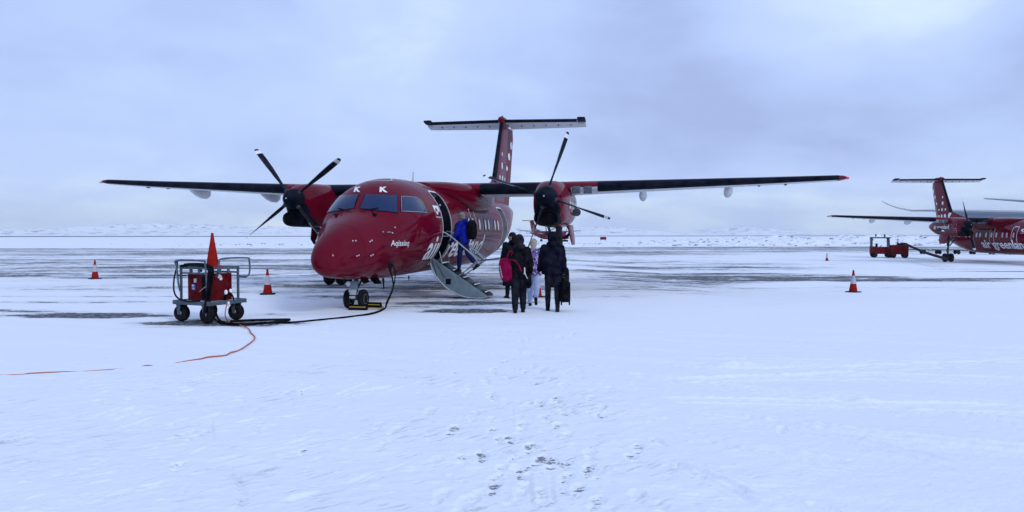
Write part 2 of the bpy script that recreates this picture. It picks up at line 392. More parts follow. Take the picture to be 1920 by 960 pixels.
def make_aircraft(name, label, group, loc, rz, door_open, tipz, prop_ang, reg=True):
    root = empty(name, loc, rz, label=label, cat='airliner', group=group)
    # ---------------- fuselage
    sa = sorted(set([0.0, .03, .06, .1, .16, .22, .3, .4, .5, .6, .7, .85, 1.0]+list(np.arange(1.2, 5, .14))+list(np.arange(5.0, 14, .4))+list(np.arange(14, 22.3, .35))+[22.3]))
    nth = 72; mb = MB()
    mb.rings([[tuple(p) for p in fus(np.full(nth, a), np.linspace(0, 2*math.pi, nth, endpoint=False)-0.0*math.pi)] for a in sa])
    # angles over pi need the mirrored half: fus() uses sin/cos so it is already periodic
    body = mb.build('fuselage', [M['red'], M['inside']], None, ang=60)
    def pocket(poly, x0, x1):
        c = MB(); c.prism(poly, lambda u, v, t: (t, u, v), x0, x1)
        o = c.build('cut', [M['red'], M['inside']], None, smooth=False)
        for p in o.data.polygons: p.material_index = 1
        md = body.modifiers.new('cut', 'BOOLEAN'); md.operation = 'DIFFERENCE'; md.object = o; md.solver = 'EXACT'
        dg = bpy.context.evaluated_depsgraph_get(); dg.update()
        me = bpy.data.meshes.new_from_object(body.evaluated_get(dg)); body.modifiers.clear(); body.data = me
        me.name = 'fuselage'; bpy.data.objects.remove(o)
    dpoly = rrect((DOOR_A0+DOOR_A1)/2, (DOOR_Z0+DOOR_Z1)/2, DOOR_A1-DOOR_A0, DOOR_Z1-DOOR_Z0, .16)
    bpoly = rrect(14.2, 1.95, 1.05, 1.65, .14)
    if door_open: pocket(dpoly, .42, 2.0); pocket(bpoly, .30, 2.0)
    body.parent = root
    body.data.shade_smooth(); body.data.set_sharp_from_angle(angle=R(35))
    def in_door(u, v):
        return door_open and DOOR_A0 < u < DOOR_A1
    # outlines painted round the doors
    def outline(nm, poly, side, wd=.035, mt=M['white']):
        me = wrap(poly_mesh(strip_loop(poly, wd)), az_fn(side, .007), .12, .12); return put(me, nm, mt, body)
    if door_open:
        outline('door_outline', rrect((DOOR_A0+DOOR_A1)/2, (DOOR_Z0+DOOR_Z1)/2, DOOR_A1-DOOR_A0+.06, DOOR_Z1-DOOR_Z0+.06, .19), 1, .04)
        outline('door_outline', rrect(14.2, 1.95, 1.11, 1.71, .17), 1, .04)
        # lining and bulkhead seen through the door
        q = MB(); tt = np.linspace(R(-46), R(44), 20); q.prism([(1.322*math.cos(t), 1.97+1.322*math.sin(t)) for t in tt]+[(1.10*math.cos(t), 1.97+1.10*math.sin(t)) for t in tt[::-1]], lambda u, v, t: (u, t, v), DOOR_A1-.035, DOOR_A1-.012); q.build('door_jamb', M['black'], body)
        q = MB()
        for zz in (1.5, 1.9, 2.3, 2.6): q.box((1.02, DOOR_A1-.05, zz), (.04, .03, .05))
        q.build('door_latch', M['lamp'], body)
    else:
        outline('door_outline', rrect((DOOR_A0+DOOR_A1)/2, 1.95, .86, 1.9, .17), 1, .04)
        outline('door_outline', rrect(14.2, 1.95, 1.1, 1.7, .17), 1, .04)
        outline('door_outline', rrect(5.6, 1.98, .72, 1.45, .15), -1, .05)
    for sd_ in (1, -1):
        outline('exit_outline', rrect(8.72, 2.02, .62, 1.12, .12), sd_, .038)
    # cabin windows
    for sd_ in (1, -1):
        wl = [8.02, 8.59, 9.53, 10.45, 11.0, 12.12, 12.72] if sd_ == 1 else [5.65, 6.55, 7.15, 8.02, 8.72, 9.53, 10.45, 11.0, 12.12, 12.72]
        for a in wl:
            me = wrap(poly_mesh([rrect(a, 2.1, .235, .37, .1)]), az_fn(sd_, .012), .1, .06)
            wn = put(me, 'cabin_window', M['cabin_glass'], body)
            fr = wrap(poly_mesh(strip_loop(rrect(a, 2.1, .265, .40, .115), .03)), az_fn(sd_, .014), .2, .08)
            put(fr, 'window_frame', M['red_matt'], wn)
    # cockpit glazing, outlines in (a, angle)
    d2 = lambda L_: [(a, R(t)) for a, t in L_]
    w_ctr = d2( [(2.032, 85.8), (2.136, 85.2), (2.239, 85.0), (2.387, 85.5), (2.402, 78.7), (2.447, 72.5), (2.506, 66.5), (2.58, 61.0), (2.683, 55.7), (2.817, 51.3), (2.669, 46.7), (2.55, 42.5), (2.447, 38.0), (2.358, 33.5), (2.225, 41.0), (2.136, 49.5), (2.077, 58.5), (2.047, 67.5), (2.032, 76.5)] )
    w_side = d2( [(2.491, 31.8), (2.609, 36.8), (2.728, 41.5), (2.876, 46.5), (3.157, 41.8), (3.334, 39.5), (3.527, 37.7), (3.645, 34.5), (3.704, 29.5), (3.675, 25.3), (3.69, 21.2), (3.704, 17.2), (3.379, 18.3), (3.098, 20.5), (2.861, 23.5), (2.669, 27.3)] )
    def glaz(nm, poly, side, side_edge):
        f1 = lambda U, V: fus_xyz(U, V, .012, side)
        f2 = lambda U, V: fus_xyz(U, V, .007, side)
        g = put(wrap(poly_mesh([poly]), f1, .06, .06), nm, M['glass'], body, smooth=True)
        c = np.mean(np.array(poly), 0); big = [tuple(c+(np.array(p)-c)*1.05) for p in poly]
        r = put(wrap(poly_mesh([big]), f2, .06, .06), 'window_seal', M['black'], g, smooth=True)
        if side_edge:
            e_ = put(wrap(poly_mesh(strip_loop(poly, .014)), lambda U, V: fus_xyz(U, V, .016, side), .06, .06), 'window_frame', M['steel'], g)
    for sd_ in (1, -1):
        glaz('cockpit_window', w_ctr, sd_, False); glaz('cockpit_window', w_side, sd_, True)
        # wiper
        q = MB(); p = [fus_xyz(np.array([a]), np.array([R(t)]), .03, sd_)[0] for a, t in ((1.93, 84), (2.01, 72), (2.12, 60))]
        q.tube(p, .010, 6); p = fus_xyz(np.array([1.92]), np.array([R(60)]), .02, sd_)[0]; q.box(p, (.09, .06, .04)); q.tube([p, fus_xyz(np.array([2.04]), np.array([R(70)]), .03, sd_)[0]], .009, 6)
        q.build('wiper', M['black'], body)
    # lettering on the skin
    def letter(txt, size, a0, z0, side, bold=.012, ln=None, shear=0.0, nm='lettering', th=None):
        me = flat_mesh_from_text(txt, size, bold, shear)
        xs = [v.co.x for v in me.vertices]; wd = max(xs)-min(xs); k = (ln/wd) if ln else 1.0
        for v in me.vertices: v.co.x = (v.co.x-min(xs))*k
        t0 = float(th_of_z(a0, z0))
        if side == 1: fn = lambda U, V: fus_xyz(U, t0+V/1.335, .009, 1)
        else: fn = lambda U, V: fus_xyz(U, t0+V/1.335, .009, -1)
        for v in me.vertices:
            v.co.x = a0+v.co.x if side == 1 else a0-v.co.x
        me = wrap(me, fn, .25, .12, cuts_x=(DOOR_A0-.02, DOOR_A1+.02), kill=(lambda u, v: door_open and side == 1 and DOOR_A0-.03 < u < DOOR_A1+.03))
        return put(me, nm, M['white'], body)
    if door_open: letter('air', 1.02, 3.92, 1.12, 1, .022, 1.12); letter('greenland', 1.02, 5.25, 1.12, 1, .022, 5.2)
    else: letter('air greenland', 1.02, 4.0, 1.12, 1, .022, 6.45)
    letter('air greenland', 1.02, 10.45, 1.12, -1, .022, 6.45)
    if reg:
        me = flat_mesh_from_text('Aqissiaq', .19, .0015); xs = [v.co.x for v in me.vertices]; kx = .80/(max(xs)-min(xs))
        for v in me.vertices: v.co.x = 1.80+(v.co.x-min(xs))*kx; v.co.y = 1.50+v.co.y
        put(wrap(me, az_fn(1, .009), .1, .06), 'lettering', M['white'], body)
        # registration letter over the windscreens: drawn flat, wrapped over the brow
        for quad in KQ:
            me = flat_mesh_from_text('K', 1.0, .055)
            xs = [v.co.x for v in me.vertices]; ys = [v.co.y for v in me.vertices]
            for v in me.vertices:
                x, y = (v.co.x-min(xs))/(max(xs)-min(xs)), (v.co.y-min(ys))/(max(ys)-min(ys)); v.co.x, v.co.y = x, y
            q4 = np.array(quad)            # bottom left, bottom right, top left, top right as (a, degrees)
            def kf(U, V):
                P = (q4[0]*((1-U)*(1-V))[:, None]+q4[1]*(U*(1-V))[:, None]+q4[2]*((1-U)*V)[:, None]+q4[3]*(U*V)[:, None])
                return fus_xyz(P[:, 0], np.radians(P[:, 1]), .009, 1)
            put(wrap(me, kf, .2, .2), 'registration_letter', M['white'], body)
    # flag beside the door (white over red with a disc in counter colours)
    for sd_ in ((1, -1)):
        cx, cz, fw, fh = 4.58, 2.38, .46, .30
        ring = [(cx+fw/2*c, cz+fh/2*s_) for c, s_ in ((-1, -1), (1, -1), (1, 1), (-1, 1))]
        disc = lambda up: [(cx-.06+.09*math.cos(a), cz+.09*math.sin(a)) for a in np.linspace(0 if up else -math.pi, math.pi if up else 0, 14)]
        put(wrap(poly_mesh([[(cx-fw/2, cz), (cx+fw/2, cz), (cx+fw/2, cz+fh/2), (cx-fw/2, cz+fh/2)]]), az_fn(sd_, .008), .1, .06), 'flag_field', M['white'], body)
        put(wrap(poly_mesh([disc(True)]), az_fn(sd_, .013), .2, .2), 'flag_disc', M['red_matt'], body)
        put(wrap(poly_mesh([disc(False)]), az_fn(sd_, .013), .2, .2), 'flag_disc', M['white'], body)
        put(wrap(poly_mesh(strip_loop(ring, .02)), az_fn(sd_, .010), .1, .1), 'flag_border', M['white'], body)
    # small hatches, vents and fasteners on the nose
    q = MB()
    for (a, t) in ((.70, 32.8), (.78, 30), (1.16, 16.3), (1.22, 17), (.72, -3.3), (.78, -3), (1.17, -12), (1.23, -11.5), (1.9, 14), (2.05, 20)):
        for sd_ in (1, -1):
            p = fus_xyz(np.array([a]), np.array([R(t)]), .004, sd_)[0]; q.cyl(p, p+fus_n(np.array([a]), np.array([R(t)]))[0]*np.array([sd_, 1, 1])*.01, .016, n=8)
    q.build('fastener', M['lgrey'], body)
    q = MB()
    for z0, z1, a0, a1 in ((1.12, 1.50, 1.55, 2.3),):
        q2 = put(wrap(poly_mesh(strip_loop(rrect((a0+a1)/2, (z0+z1)/2, a1-a0, z1-z0, .05), .008)), az_fn(1, .006), .1, .1), 'hatch_seam', M['black'], body)
    q.cyl(*[tuple(fus_xyz(np.array([1.62]), np.array([R(24)]), o_, 1)[0]) for o_ in (0, .03)], .02, n=8)
    p = fus_xyz(np.array([1.75]), np.array([R(20)]), .0, 1)[0]; q.tube([p, p+np.array([.10, 0, .0]), p+np.array([.12, -.22, .01])], .010, 6)
    q.build('pitot_tube', M['steel'], body)
    # radome ring on the nose tip
    rp = [(a, R(t)) for a, t in zip([.17]*25, np.linspace(-180, 180, 25))]
    put(wrap(poly_mesh([[(.160, R(t0)), (.166, R(t0)), (.166, R(t0+12)), (.160, R(t0+12))] for t0 in range(-180, 180, 12)]), lambda U, V: fus_xyz(U, V, .004, 1), 1, 1), 'radome_joint', M['red_matt'], body)
    for ra in (.98, 3.95, 6.7, 11.6):
        put(wrap(poly_mesh([[(ra, R(t0)), (ra+.009, R(t0)), (ra+.009, R(t0+6)), (ra, R(t0+6))] for t0 in range(-180, 180, 6)]), lambda U, V: fus_xyz(U, V, .003, 1), 1, 1), 'skin_joint', M['inkred'], body)
    for zj in (1.72, 2.52):
        put(wrap(poly_mesh([[(a0, zj), (a0+.4, zj), (a0+.4, zj+.008), (a0, zj+.008)] for a0 in np.arange(6.0, 13.2, .4)]), az_fn(1, .003), 1, 1), 'skin_joint', M['inkred'], body)
    # antennas and belly details
    def blade_ant(a, z, h, ch, mt, down=False, x=0, nm='antenna', rake=.35):
        q = MB(); sg = -1 if down else 1
        rg = []
        for k in (0, .5, 1):
            c_ = ch*(1-.55*k); o_ = a+rake*h*k
            rg.append([(x+.018*math.sin(t)*(1-.5*k), o_+c_*(.5-.5*math.cos(t)), z+sg*h*k) for t in np.linspace(0, 2*math.pi, 12, endpoint=False)])
        q.rings(rg); q.build(nm, mt, body)
    blade_ant(6.3, 3.28, .34, .22, M['lgrey']); blade_ant(9.0, 3.3, .0+.22, .2, M['lgrey']) if False else None
    blade_ant(3.05, .66, .28, .16, M['black'], True, .25); blade_ant(4.4, .65, .12, .1, M['black'], True, .5); blade_ant(2.35, .69, .10, .08, M['black'], True, .35)
    q = MB()
    for a in (7.3, 8.1): q.box((.22, a, 3.30), (.12, .14, .04))
    q.build('roof_light', M['black'], body, bevel=.01)
    put(wrap(poly_mesh(strip_loop([(3.55+.35*math.cos(t), math.pi/2+.26*math.sin(t)) for t in np.linspace(0, 2*math.pi, 24, endpoint=False)], .022)), lambda U, V: fus_xyz(U, V, .012, 1), 1, 1), 'hatch_outline', M['lgrey'], body)
    # ---------------- wing to body fairing (one part)
    q = MB(); rg = []
    for a, hw_, zt, zb in ((6.3, .55, 3.30, 3.05), (7.2, .95, 3.38, 2.9), (8.0, 1.22, 3.42, 2.62), (8.7, 1.40, 3.45, 2.42), (9.6, 1.43, 3.46, 2.40), (11.0, 1.43, 3.44, 2.42), (11.8, 1.38, 3.40, 2.55), (12.8, 1.15, 3.34, 2.8), (14.0, .6, 3.28, 3.1)):
        rg.append([(x, a, z) for x, z in sell(0, (zt+zb)/2, hw_, (zt-zb)/2, 3.6, 36)])
    q.rings(rg); q.build('wing_root_fairing', M['red'], root, ang=50)
    for sd_ in (1, -1):
        polys = strip_loop(rrect(9.3, 2.72, .5, .44, .05), .012)+strip_loop(rrect(10.1, 2.72, .7, .44, .05), .012)
        me = poly_mesh(polys)
        put(wrap(me, lambda U, V: np.stack([np.full_like(U, sd_*1.44), U, V], -1), .3, .3), 'panel_seam', M['black'], root)
    # ---------------- wings
    for sd_ in (1, -1):
        tz = tipz[0] if sd_ == 1 else tipz[1]
        secs = [(0.6, 8.72, 2.50, .18, 3.19), (1.5, 8.72, 2.50, .18, 3.19), (3.93, 8.74, 2.50, .18, 3.20), (4.45, 8.76, 2.44, .178, 3.20+(tz-3.2)*.05), (5.28, 8.83, 2.32, .175, 3.20+(tz-3.2)*.15), (8.0, 9.06, 1.95, .165, 3.2+(tz-3.2)*.45), (10.6, 9.28, 1.58, .155, 3.2+(tz-3.2)*.74), (12.6, 9.45, 1.30, .14, tz), (12.78, 9.50, 1.2, .12, tz+.01), (12.95, 9.75, .75, .07, tz+.02)]
        q = MB(); rg = [wing_ring(s_, le, ch, th, z, sd_) for s_, le, ch, th, z in secs]
        n = len(FX)
        def mf(i, j):
            up = j < n-1; x = FX[n-1-j] if up else FX[j-n+2] if j-n+2 < n else 1.0
            if i == 0: return 1
            if i == 2: return 1 if x < .2 else (1 if up else 2)
            if i == 3: return 1 if up else 3
            if i >= 7: return 1
            lim = .16 if up else .125
            if x <= lim: return 0
            return 1 if up else 2
        q.rings(rg, mf=mf)
        wg = q.build('wing', [M['boot'], M['red'], M['lgrey'], M['grey']], root, ang=50)
        # two square de-icer test patches outboard of the nacelle
        for s0 in (4.62, 4.98):
            q = MB(); q.box((sd_*s0, 8.775 if s0 < 4.8 else 8.80, 3.17), (.26, .06, .24)); q.build('leading_edge_patch', M['galv'], wg, bevel=.015)
        # landing light in the wing, nav light at the tip
        q = MB(); q.lathe([(.0, 0), (.035, .02), (.045, .08), (.04, .14), (0, .2)], (sd_*12.88, 9.50, tz+.005), (0, 1, 0), 12)
        q.build('navigation_lamp', M['navred'] if sd_ == 1 else M['lamp'], wg)
        for (s0, hgt, lng) in ((6.69, .30, 1.5), (9.44, .27, 1.35)):
            q = MB(); zz = float(np.interp(s0, [3.93, 12.6], [3.2, tz]))-.10; rg = []
            for k, wv, hv in ((0, .02, .02), (.12, .07, .10), (.35, .115, .20), (.6, .13, .26), (.8, .12, .26), (.93, .09, .2), (1, .03, .08)):
                rg.append([(x, 9.75+k*lng, z) for x, z in sell(sd_*s0, zz-hv*.55+.02, wv, hv*.72, 2.2, 16)])
            q.rings(rg); q.build('flap_track_fairing', M['lgrey'], wg, ang=60)
        q = MB()
        for s0 in (10.3, 11.1): q.box((sd_*s0, 9.8, float(np.interp(s0, [3.93, 12.6], [3.2, tz]))-.115), (.06, .16, .045))
        q.build('underwing_bracket', M['dgrey'], wg, bevel=.01)
        # ---------------- nacelle
        q = MB(); rg = []
        for a in [6.80, 6.85, 6.92, 7.0, 7.1, 7.25, 7.5, 7.9, 8.4, 9, 9.6, 10.2, 10.8, 11.4, 12, 12.5, 12.9, 13.15]:
            c, h, wd, pn = nac_sec(a); rg.append([(x, a, z) for x, z in sell(sd_*3.93, c, wd, h, pn, 40)])
        q.rings(rg, mf=lambda i, j: 1 if (i < 4 and 22 <= j < 38) else 0); nc = q.build('nacelle', [M['red'], M['boot']], root, ang=60)
        q = MB(); rg = []
        # black rubber lip of the chin intake: outside, over the lip, then down the duct
        for a, k in ((8.1, .97), (7.4, 1.02), (6.9, 1.0), (6.74, .96), (6.68, .90), (6.70, .82), (6.78, .78), (6.86, .76)):
            rg.append([(x, a, z) for x, z in sell(sd_*3.93, 2.245, .375*k, .245*k, 2.5, 32)])
        q.rings(rg); q.build('air_intake', M['black'], nc, ang=60)
        q = MB()
        for a, z, wv, hv in ((8.2, 2.6, .3, .18), (9.0, 2.35, .34, .3), (10.3, 2.7, .5, .3), (8.3, 3.05, .16, .1)):
            for pq in strip_loop(rrect(a, z, wv, hv, .04), .012): q.add([(sd_*(3.93+.0), u, v) for u, v in pq], [(0, 1, 2, 3)])
        for o_ in (1,):
            nm_ = 'panel_seam'
            V2 = []
            for (x, a, z) in q.v:
                c, h, wd, pn = nac_sec(a); t = max(-1, min(1, (z-c)/h)); xx = wd*(1-abs(t)**pn)**(1/pn); V2.append((sd_*(3.93+xx+.008), a, z))
            q.v = V2; q.build(nm_, M['black'], nc, smooth=False)
        def nac_side(U, V):
            o_ = []
            for a, z in zip(U, V):
                c, h, wd, pn = nac_sec(a); t = max(-1, min(1, (z-c)/h)); xx = wd*(1-abs(t)**pn)**(1/pn); o_.append((sd_*(3.93+xx+.010), a, z))
            return np.array(o_)
        me = flat_mesh_from_text('air greenland', .46, .008); xs = [v.co.x for v in me.vertices]; wd = max(xs)-min(xs)
        for v in me.vertices:
            x = (v.co.x-min(xs))*2.75/wd; v.co.x = (8.3+x) if sd_ == 1 else (11.35-x); v.co.y = v.co.y+2.58
        put(wrap(me, nac_side, .15, .1), 'lettering', M['white'], nc)
        # dotted ornament in front of the lettering
        dots = []
        rnd = random.Random(5)
        for k in range(34):
            u = rnd.uniform(0, .75); v = .12*math.floor(rnd.uniform(-1, 7)) ; r_ = .012+.016*rnd.random()
            if v > .1+.75*(1-abs(u-.35)): continue
            cx = (8.2-u) if sd_ == -1 else (11.4+u)
            cy = 2.45+v
            if cy > 3.2: continue
            dots.append([(cx+r_*math.cos(t), cy+r_*math.sin(t)) for t in np.linspace(0, 2*math.pi, 8, endpoint=False)])
        put(wrap(poly_mesh(dots), nac_side, 1, 1), 'dot_pattern', M['white'], nc)
        q = MB(); q.lathe([(.11, 0), (.14, .25), (.13, .5), (.11, .5), (.1, .1)], (sd_*4.35, 9.9, 2.55), (sd_*.35, 1, -.1), 14); q.build('exhaust', M['dgrey'], nc)
        for a in (7.9, 8.25): 
            q = MB(); q.box((sd_*(3.93-.50*(1 if a > 8 else .97)), a, 2.72), (.02, .07, .07)); q.build('inspection_panel', M['lgrey'], nc)
        # ---------------- propeller
        pr = empty('propeller', (sd_*3.93, 6.66, 2.86)); pr.parent = root
        q = MB(); q.lathe([(.002, -.42), (.06, -.40), (.13, -.34), (.21, -.23), (.28, -.09), (.325, .06), (.335, .17), (.33, .20)], (0, 0, 0), (0, 1, 0), 32)
        q.build('spinner', M['boot'], pr, ang=60)
        q = MB(); q.cyl((0, -.415, 0), (0, -.43, 0), .022, n=10); q.build('spinner_bolt', M['grey'], pr)
        ph = prop_ang[0] if sd_ == 1 else prop_ang[1]
        for k in range(4):
            an = R(ph+90*k); d = Vector((math.cos(an), 0, math.sin(an))); t = Vector((math.sin(an), 0, -math.cos(an))); ax = Vector((0, 1, 0))
            q = MB(); rg = []; n_ = 14
            for r_, ch, tk, be in ((.24, .10, .10, 100), (.34, .11, .09, 100), (.45, .15, .065, 98), (.65, .22, .045, 93), (.95, .265, .034, 86), (1.25, .27, .026, 80), (1.55, .25, .02, 75), (1.78, .22, .014, 71), (1.90, .18, .01, 69), (1.96, .11, .007, 68), (1.98, .03, .004, 68)):
                cdir = t*math.cos(R(be))+ax*math.sin(R(be)); nd = d.cross(cdir)
                ch *= 1.22
                rg.append([d*r_+cdir*(ch*.5*math.cos(a)+ch*.08)+nd*(tk*.5*math.sin(a)) for a in [2*math.pi*i/n_ for i in range(n_)]])
            def bmf(i, j): return 1 if i in (7, 9) else (2 if (i in (4, 5, 6) and j in (6, 7)) else 0)
            q.rings(rg, mf=bmf); q.build('blade', [M['blade'], M['white'], M['steel']], pr, ang=50)
            q = MB(); q.cyl(d*.27, d*.36, .075, .06, 12); q.build('blade_root', M['dgrey'], pr)
        # ---------------- main landing gear
        mg = empty('main_landing_gear', (sd_*3.93, 9.89, 0)); mg.parent = root
        q = MB()
        q.cyl((0, 0, .40), (0, -.02, 1.25), .055, n=14); q.cyl((0, -.02, 1.2), (0, -.05, 2.15), .085, n=14)
        q.cyl((-.15, 0, .34), (.15, 0, .34), .045); q.build('strut', M['dgrey'], mg)
        q = MB(); q.cyl((-.12, -.05, 1.3), (-.2, -1.25, 2.1), .045, n=10); q.cyl((.12, -.05, 1.3), (.2, -1.25, 2.1), .045, n=10); q.cyl((0, .05, .55), (0, .25, .9), .03); q.cyl((0, .25, .9), (0, .04, 1.2), .03); q.build('drag_brace', M['dgrey'], mg)
        q = MB(); q.cyl((0, .05, 1.35), (0, .9, 2.1), .05, n=10); q.cyl((-.3, .2, 1.55), (.3, .2, 1.55), .03, n=8); q.build('side_brace', M['black'], mg)
        for wx in (-.22, .22):
            q = MB(); q.lathe([(.17, -.10), (.25, -.12), (.31, -.105), (.335, -.06), (.342, 0), (.335, .06), (.31, .105), (.25, .12), (.17, .10)], (wx, 0, .34), (1, 0, 0), 32)
            ty = q.build('tyre', M['tyre'], mg, ang=50)
            q = MB(); q.lathe([(.0, -.07), (.09, -.09), (.16, -.05), (.175, -.10), (.175, .10), (.16, .05), (.09, .09), (.0, .07)], (wx, 0, .34), (1, 0, 0), 24)
            q.build('wheel_rim', M['hub'], ty)
        for dx in (sd_*.42,):
            q = MB()
            q.prism([(-.95, 2.08), (.55, 2.08), (.50, 1.62), (.2, 1.42), (-.6, 1.42), (-.9, 1.6)], lambda u, v, t: (dx+t+math.copysign(.10, dx)*(2.08-v)/.66, u, v), -.015, .015)
            q.build('gear_door', M['red'], mg, bevel=.01)
        q = MB()
        for a0 in (-.7, -.3, .15): q.tube([(.34, a0, 2.05), (.42, a0+.05, 1.85), (.30, a0+.1, 1.7), (.1, a0+.1, 1.62)], .018, 6, sub=4)
        q.tube([(-.3, -.9, 2.02), (-.26, -.95, 1.85), (-.05, -.85, 1.95), (.1, -.7, 2.03)], .014, 6, sub=4)
        q.build('brake_hose', M['black'], mg)
    # ---------------- nose gear
    ng = empty('nose_landing_gear', (0, 1.94, 0)); ng.parent = root
    q = MB(); q.cyl((0, 0, .23), (0, -.02, .45), .035); q.cyl((0, -.02, .4), (0, .02, .8), .06, n=14); q.cyl((-.17, 0, .23), (.17, 0, .23), .03); q.build('strut', M['galv'], ng)
    q = MB(); q.box((-.01, -.09, .56), (.17, .05, .2)); q.build('steering_unit', M['stair'], ng, bevel=.01)
    q = MB(); q.box((-.04, -.12, .40), (.19, .03, .13)); q.box((-.05, -.14, .28), (.17, .02, .06)); q.build('tow_plate', M['grey'], ng, bevel=.006)
    q = MB(); q.cyl((0, .05, .45), (0, .5, .75), .025); q.cyl((.03, .05, .3), (.03, .18, .42), .02); q.build('drag_brace', M['dgrey'], ng)
    for wx in (-.18, .18):
        q = MB(); q.lathe([(.12, -.06), (.18, -.075), (.215, -.06), (.23, -.03), (.233, 0), (.23, .03), (.215, .06), (.18, .075), (.12, .06)], (wx, 0, .232), (1, 0, 0), 28)
        ty = q.build('tyre', M['tyre'], ng, ang=50)
        q = MB(); q.lathe([(.0, -.05), (.05, -.06), (.10, -.035), (.115, -.062), (.125, -.06), (.125, .06), (.115, .062), (.10, .035), (.05, .06), (.0, .05)], (wx, 0, .232), (1, 0, 0), 24); q.build('wheel_rim', M['hub'], ty)
    for wx in (-.15,):
        q = MB(); q.lathe([(.0, -.06), (.055, -.05), (.07, 0), (.06, .06), (.02, .1)], (wx, -.08, .60), (0, 1, 0), 16); q.build('landing_lamp', M['lamp'], ng)
    for sx in (-1, 1):
        q = MB(); q.prism([(-.45, .74), (.30, .74), (.22, .60), (-.30, .58)], lambda u, v, t: (sx*(.16+(.74-v)*.5)+t, u*.7+.1, v+.02), -.01, .01); q.build('gear_door', M['black'], ng)
    q = MB(); q.prism([(-.12, .72), (.12, .72), (.22, .56), (.02, .56)], lambda u, v, t: (u+.25, .5+t, v), -.01, .01); q.build('gear_door', M['black'], ng)
    # ---------------- fin, rudder, tailplane
    def fin_le(z): return float(np.interp(z, [3.1, 4.2, 7.06], [17.45, 18.2, 20.15]))
    def fin_te(z): return float(np.interp(z, [3.1, 7.06], [21.15, 22.5]))
    q = MB(); rg = []
    for z in (3.0, 3.4, 4.0, 4.8, 5.6, 6.4, 7.05):
        le, te = fin_le(z), fin_te(z)-.72; ch = te-le; tk = .30-.09*(z-3)/4
        pts = [(le+x*ch, y*tk*1.25*(1 if x < .45 else 1)) for x, y in zip(FX, FY)]
        # thick at the back where the rudder starts
        pts = [(le+x*ch, tk*.5*min(1, math.sqrt(max(0, 1-(1-min(1, x/.35))**2)))*(1-.35*max(0, x-.35))) for x in (0, .01, .03, .07, .13, .14, .22, .35, .6, .85, 1)]
        rg.append([(y, a, z) for a, y in pts[::-1]]+[(-y, a, z) for a, y in pts[1:]])
    nn = 11
    q.rings(rg, mf=lambda i, j: 0 if (i >= 2 and (j in (5, 6, 7, 8, 9, 10, 11, 12, 13, 14))) else 1)
    fn = q.build('fin', [M['boot'], M['red']], root, ang=45)
    q = MB(); rg = []
    for z in (3.15, 4.0, 5.0, 6.0, 6.55, 6.98):
        te = fin_te(z)+(.30 if z < 6.8 else .05); le = fin_te(z)-.74; tk = .30-.09*(z-3)/4; w0 = tk*.5*.77
        dfl = .14
        rg.append([(w0, le, z), (w0*.9+dfl*.3, le+(te-le)*.35, z), (.015+dfl, te, z), (-.015+dfl, te, z), (-w0*.9+dfl*.3, le+(te-le)*.35, z), (-w0, le, z)])
    q.rings(rg); q.build('rudder', M['red'], fn, ang=30)
    # dorsal fillet
    q = MB(); rg = []
    for a, zt, wd in ((13.6, 3.30, .04), (15.0, 3.50, .09), (16.4, 3.72, .12), (17.4, 3.95, .14), (18.3, 4.22, .14), (18.6, 4.2, .13)):
        rg.append([(-wd*1.6, a, 3.15), (-wd, a, (3.2+zt)/2), (-wd*.35, a, zt-.015), (0, a, zt), (wd*.35, a, zt-.015), (wd, a, (3.2+zt)/2), (wd*1.6, a, 3.15)])
    q.rings(rg); q.build('dorsal_fillet', M['red'], fn, ang=60)
    # dots
    DL = [(22.17, 6.17, 16), (21.66, 5.58, 15), (21.16, 4.98, 11), (20.58, 4.39, 7.5), (19.94, 4.4, 11), (19.25, 4.39, 9), (19.86, 5.52, 8), (19.84, 4.98, 13), (21.6, 3.82, 8), (21.1, 3.81, 8.5), (20.56, 3.8, 9.5), (20.0, 3.81, 12), (19.31, 3.81, 15), (18.4, 3.83, 21)]
    for sd_ in (1, -1):
        polys = []
        for a, z, r_ in DL:
            rr = r_*.0122; polys.append([(a+rr*1.15*math.cos(t), z+rr*math.sin(t)) for t in np.linspace(0, 2*math.pi, 22, endpoint=False)])
        def ff(U, V):
            o_ = []
            for a, z in zip(U, V):
                tk = (.30-.09*(z-3)/4)*.5; le, te = fin_le(z), fin_te(z)-.72; x = (a-le)/(te-le)
                if x <= 1: y = tk*min(1, math.sqrt(max(0, 1-(1-min(1, x/.35))**2)))*(1-.35*max(0, x-.35)); o_.append((sd_*(y+.008), a, z))
                else:
                    te2 = fin_te(z)+.30; k = (a-te)/(te2-te); w0 = tk*.77
                    half = np.interp(k, [0, .35, 1], [w0, w0*.9, .015]); mid = np.interp(k, [0, .35, 1], [0, .042, .14]); o_.append((mid+sd_*(half+.008), a, z))
            return np.array(o_)
        put(wrap(poly_mesh(polys), ff, .12, .12), 'dot_pattern', M['white'], fn)
    q = MB()
    for z, a in ((5.05, 20.2),): 
        for sd_ in (1, -1): q.tube([(sd_*.12, a, z), (sd_*.24, a-.2, z), (sd_*.26, a+.6, z), (sd_*.12, a+.8, z)], .012, 6)
    q.build('fin_antenna', M['black'], fn)
    # bullet on top of the fin
    q = MB(); q.lathe([(.002, 0), (.09, .08), (.16, .3), (.19, .8), (.19, 1.5), (.14, 2.1), (.05, 2.6), (.01, 2.75)], (0, 19.95, 7.19), (0, 1, 0), 20); bl = q.build('tail_bullet', M['red'], fn, ang=60)
    q = MB(); q.cyl((0, 20.6, 7.36), (0, 20.6, 7.43), .05, .03, 10); q.build('beacon', M['dgrey'], bl)
    tp = empty('tailplane', (0, 0, 0)); tp.parent = root
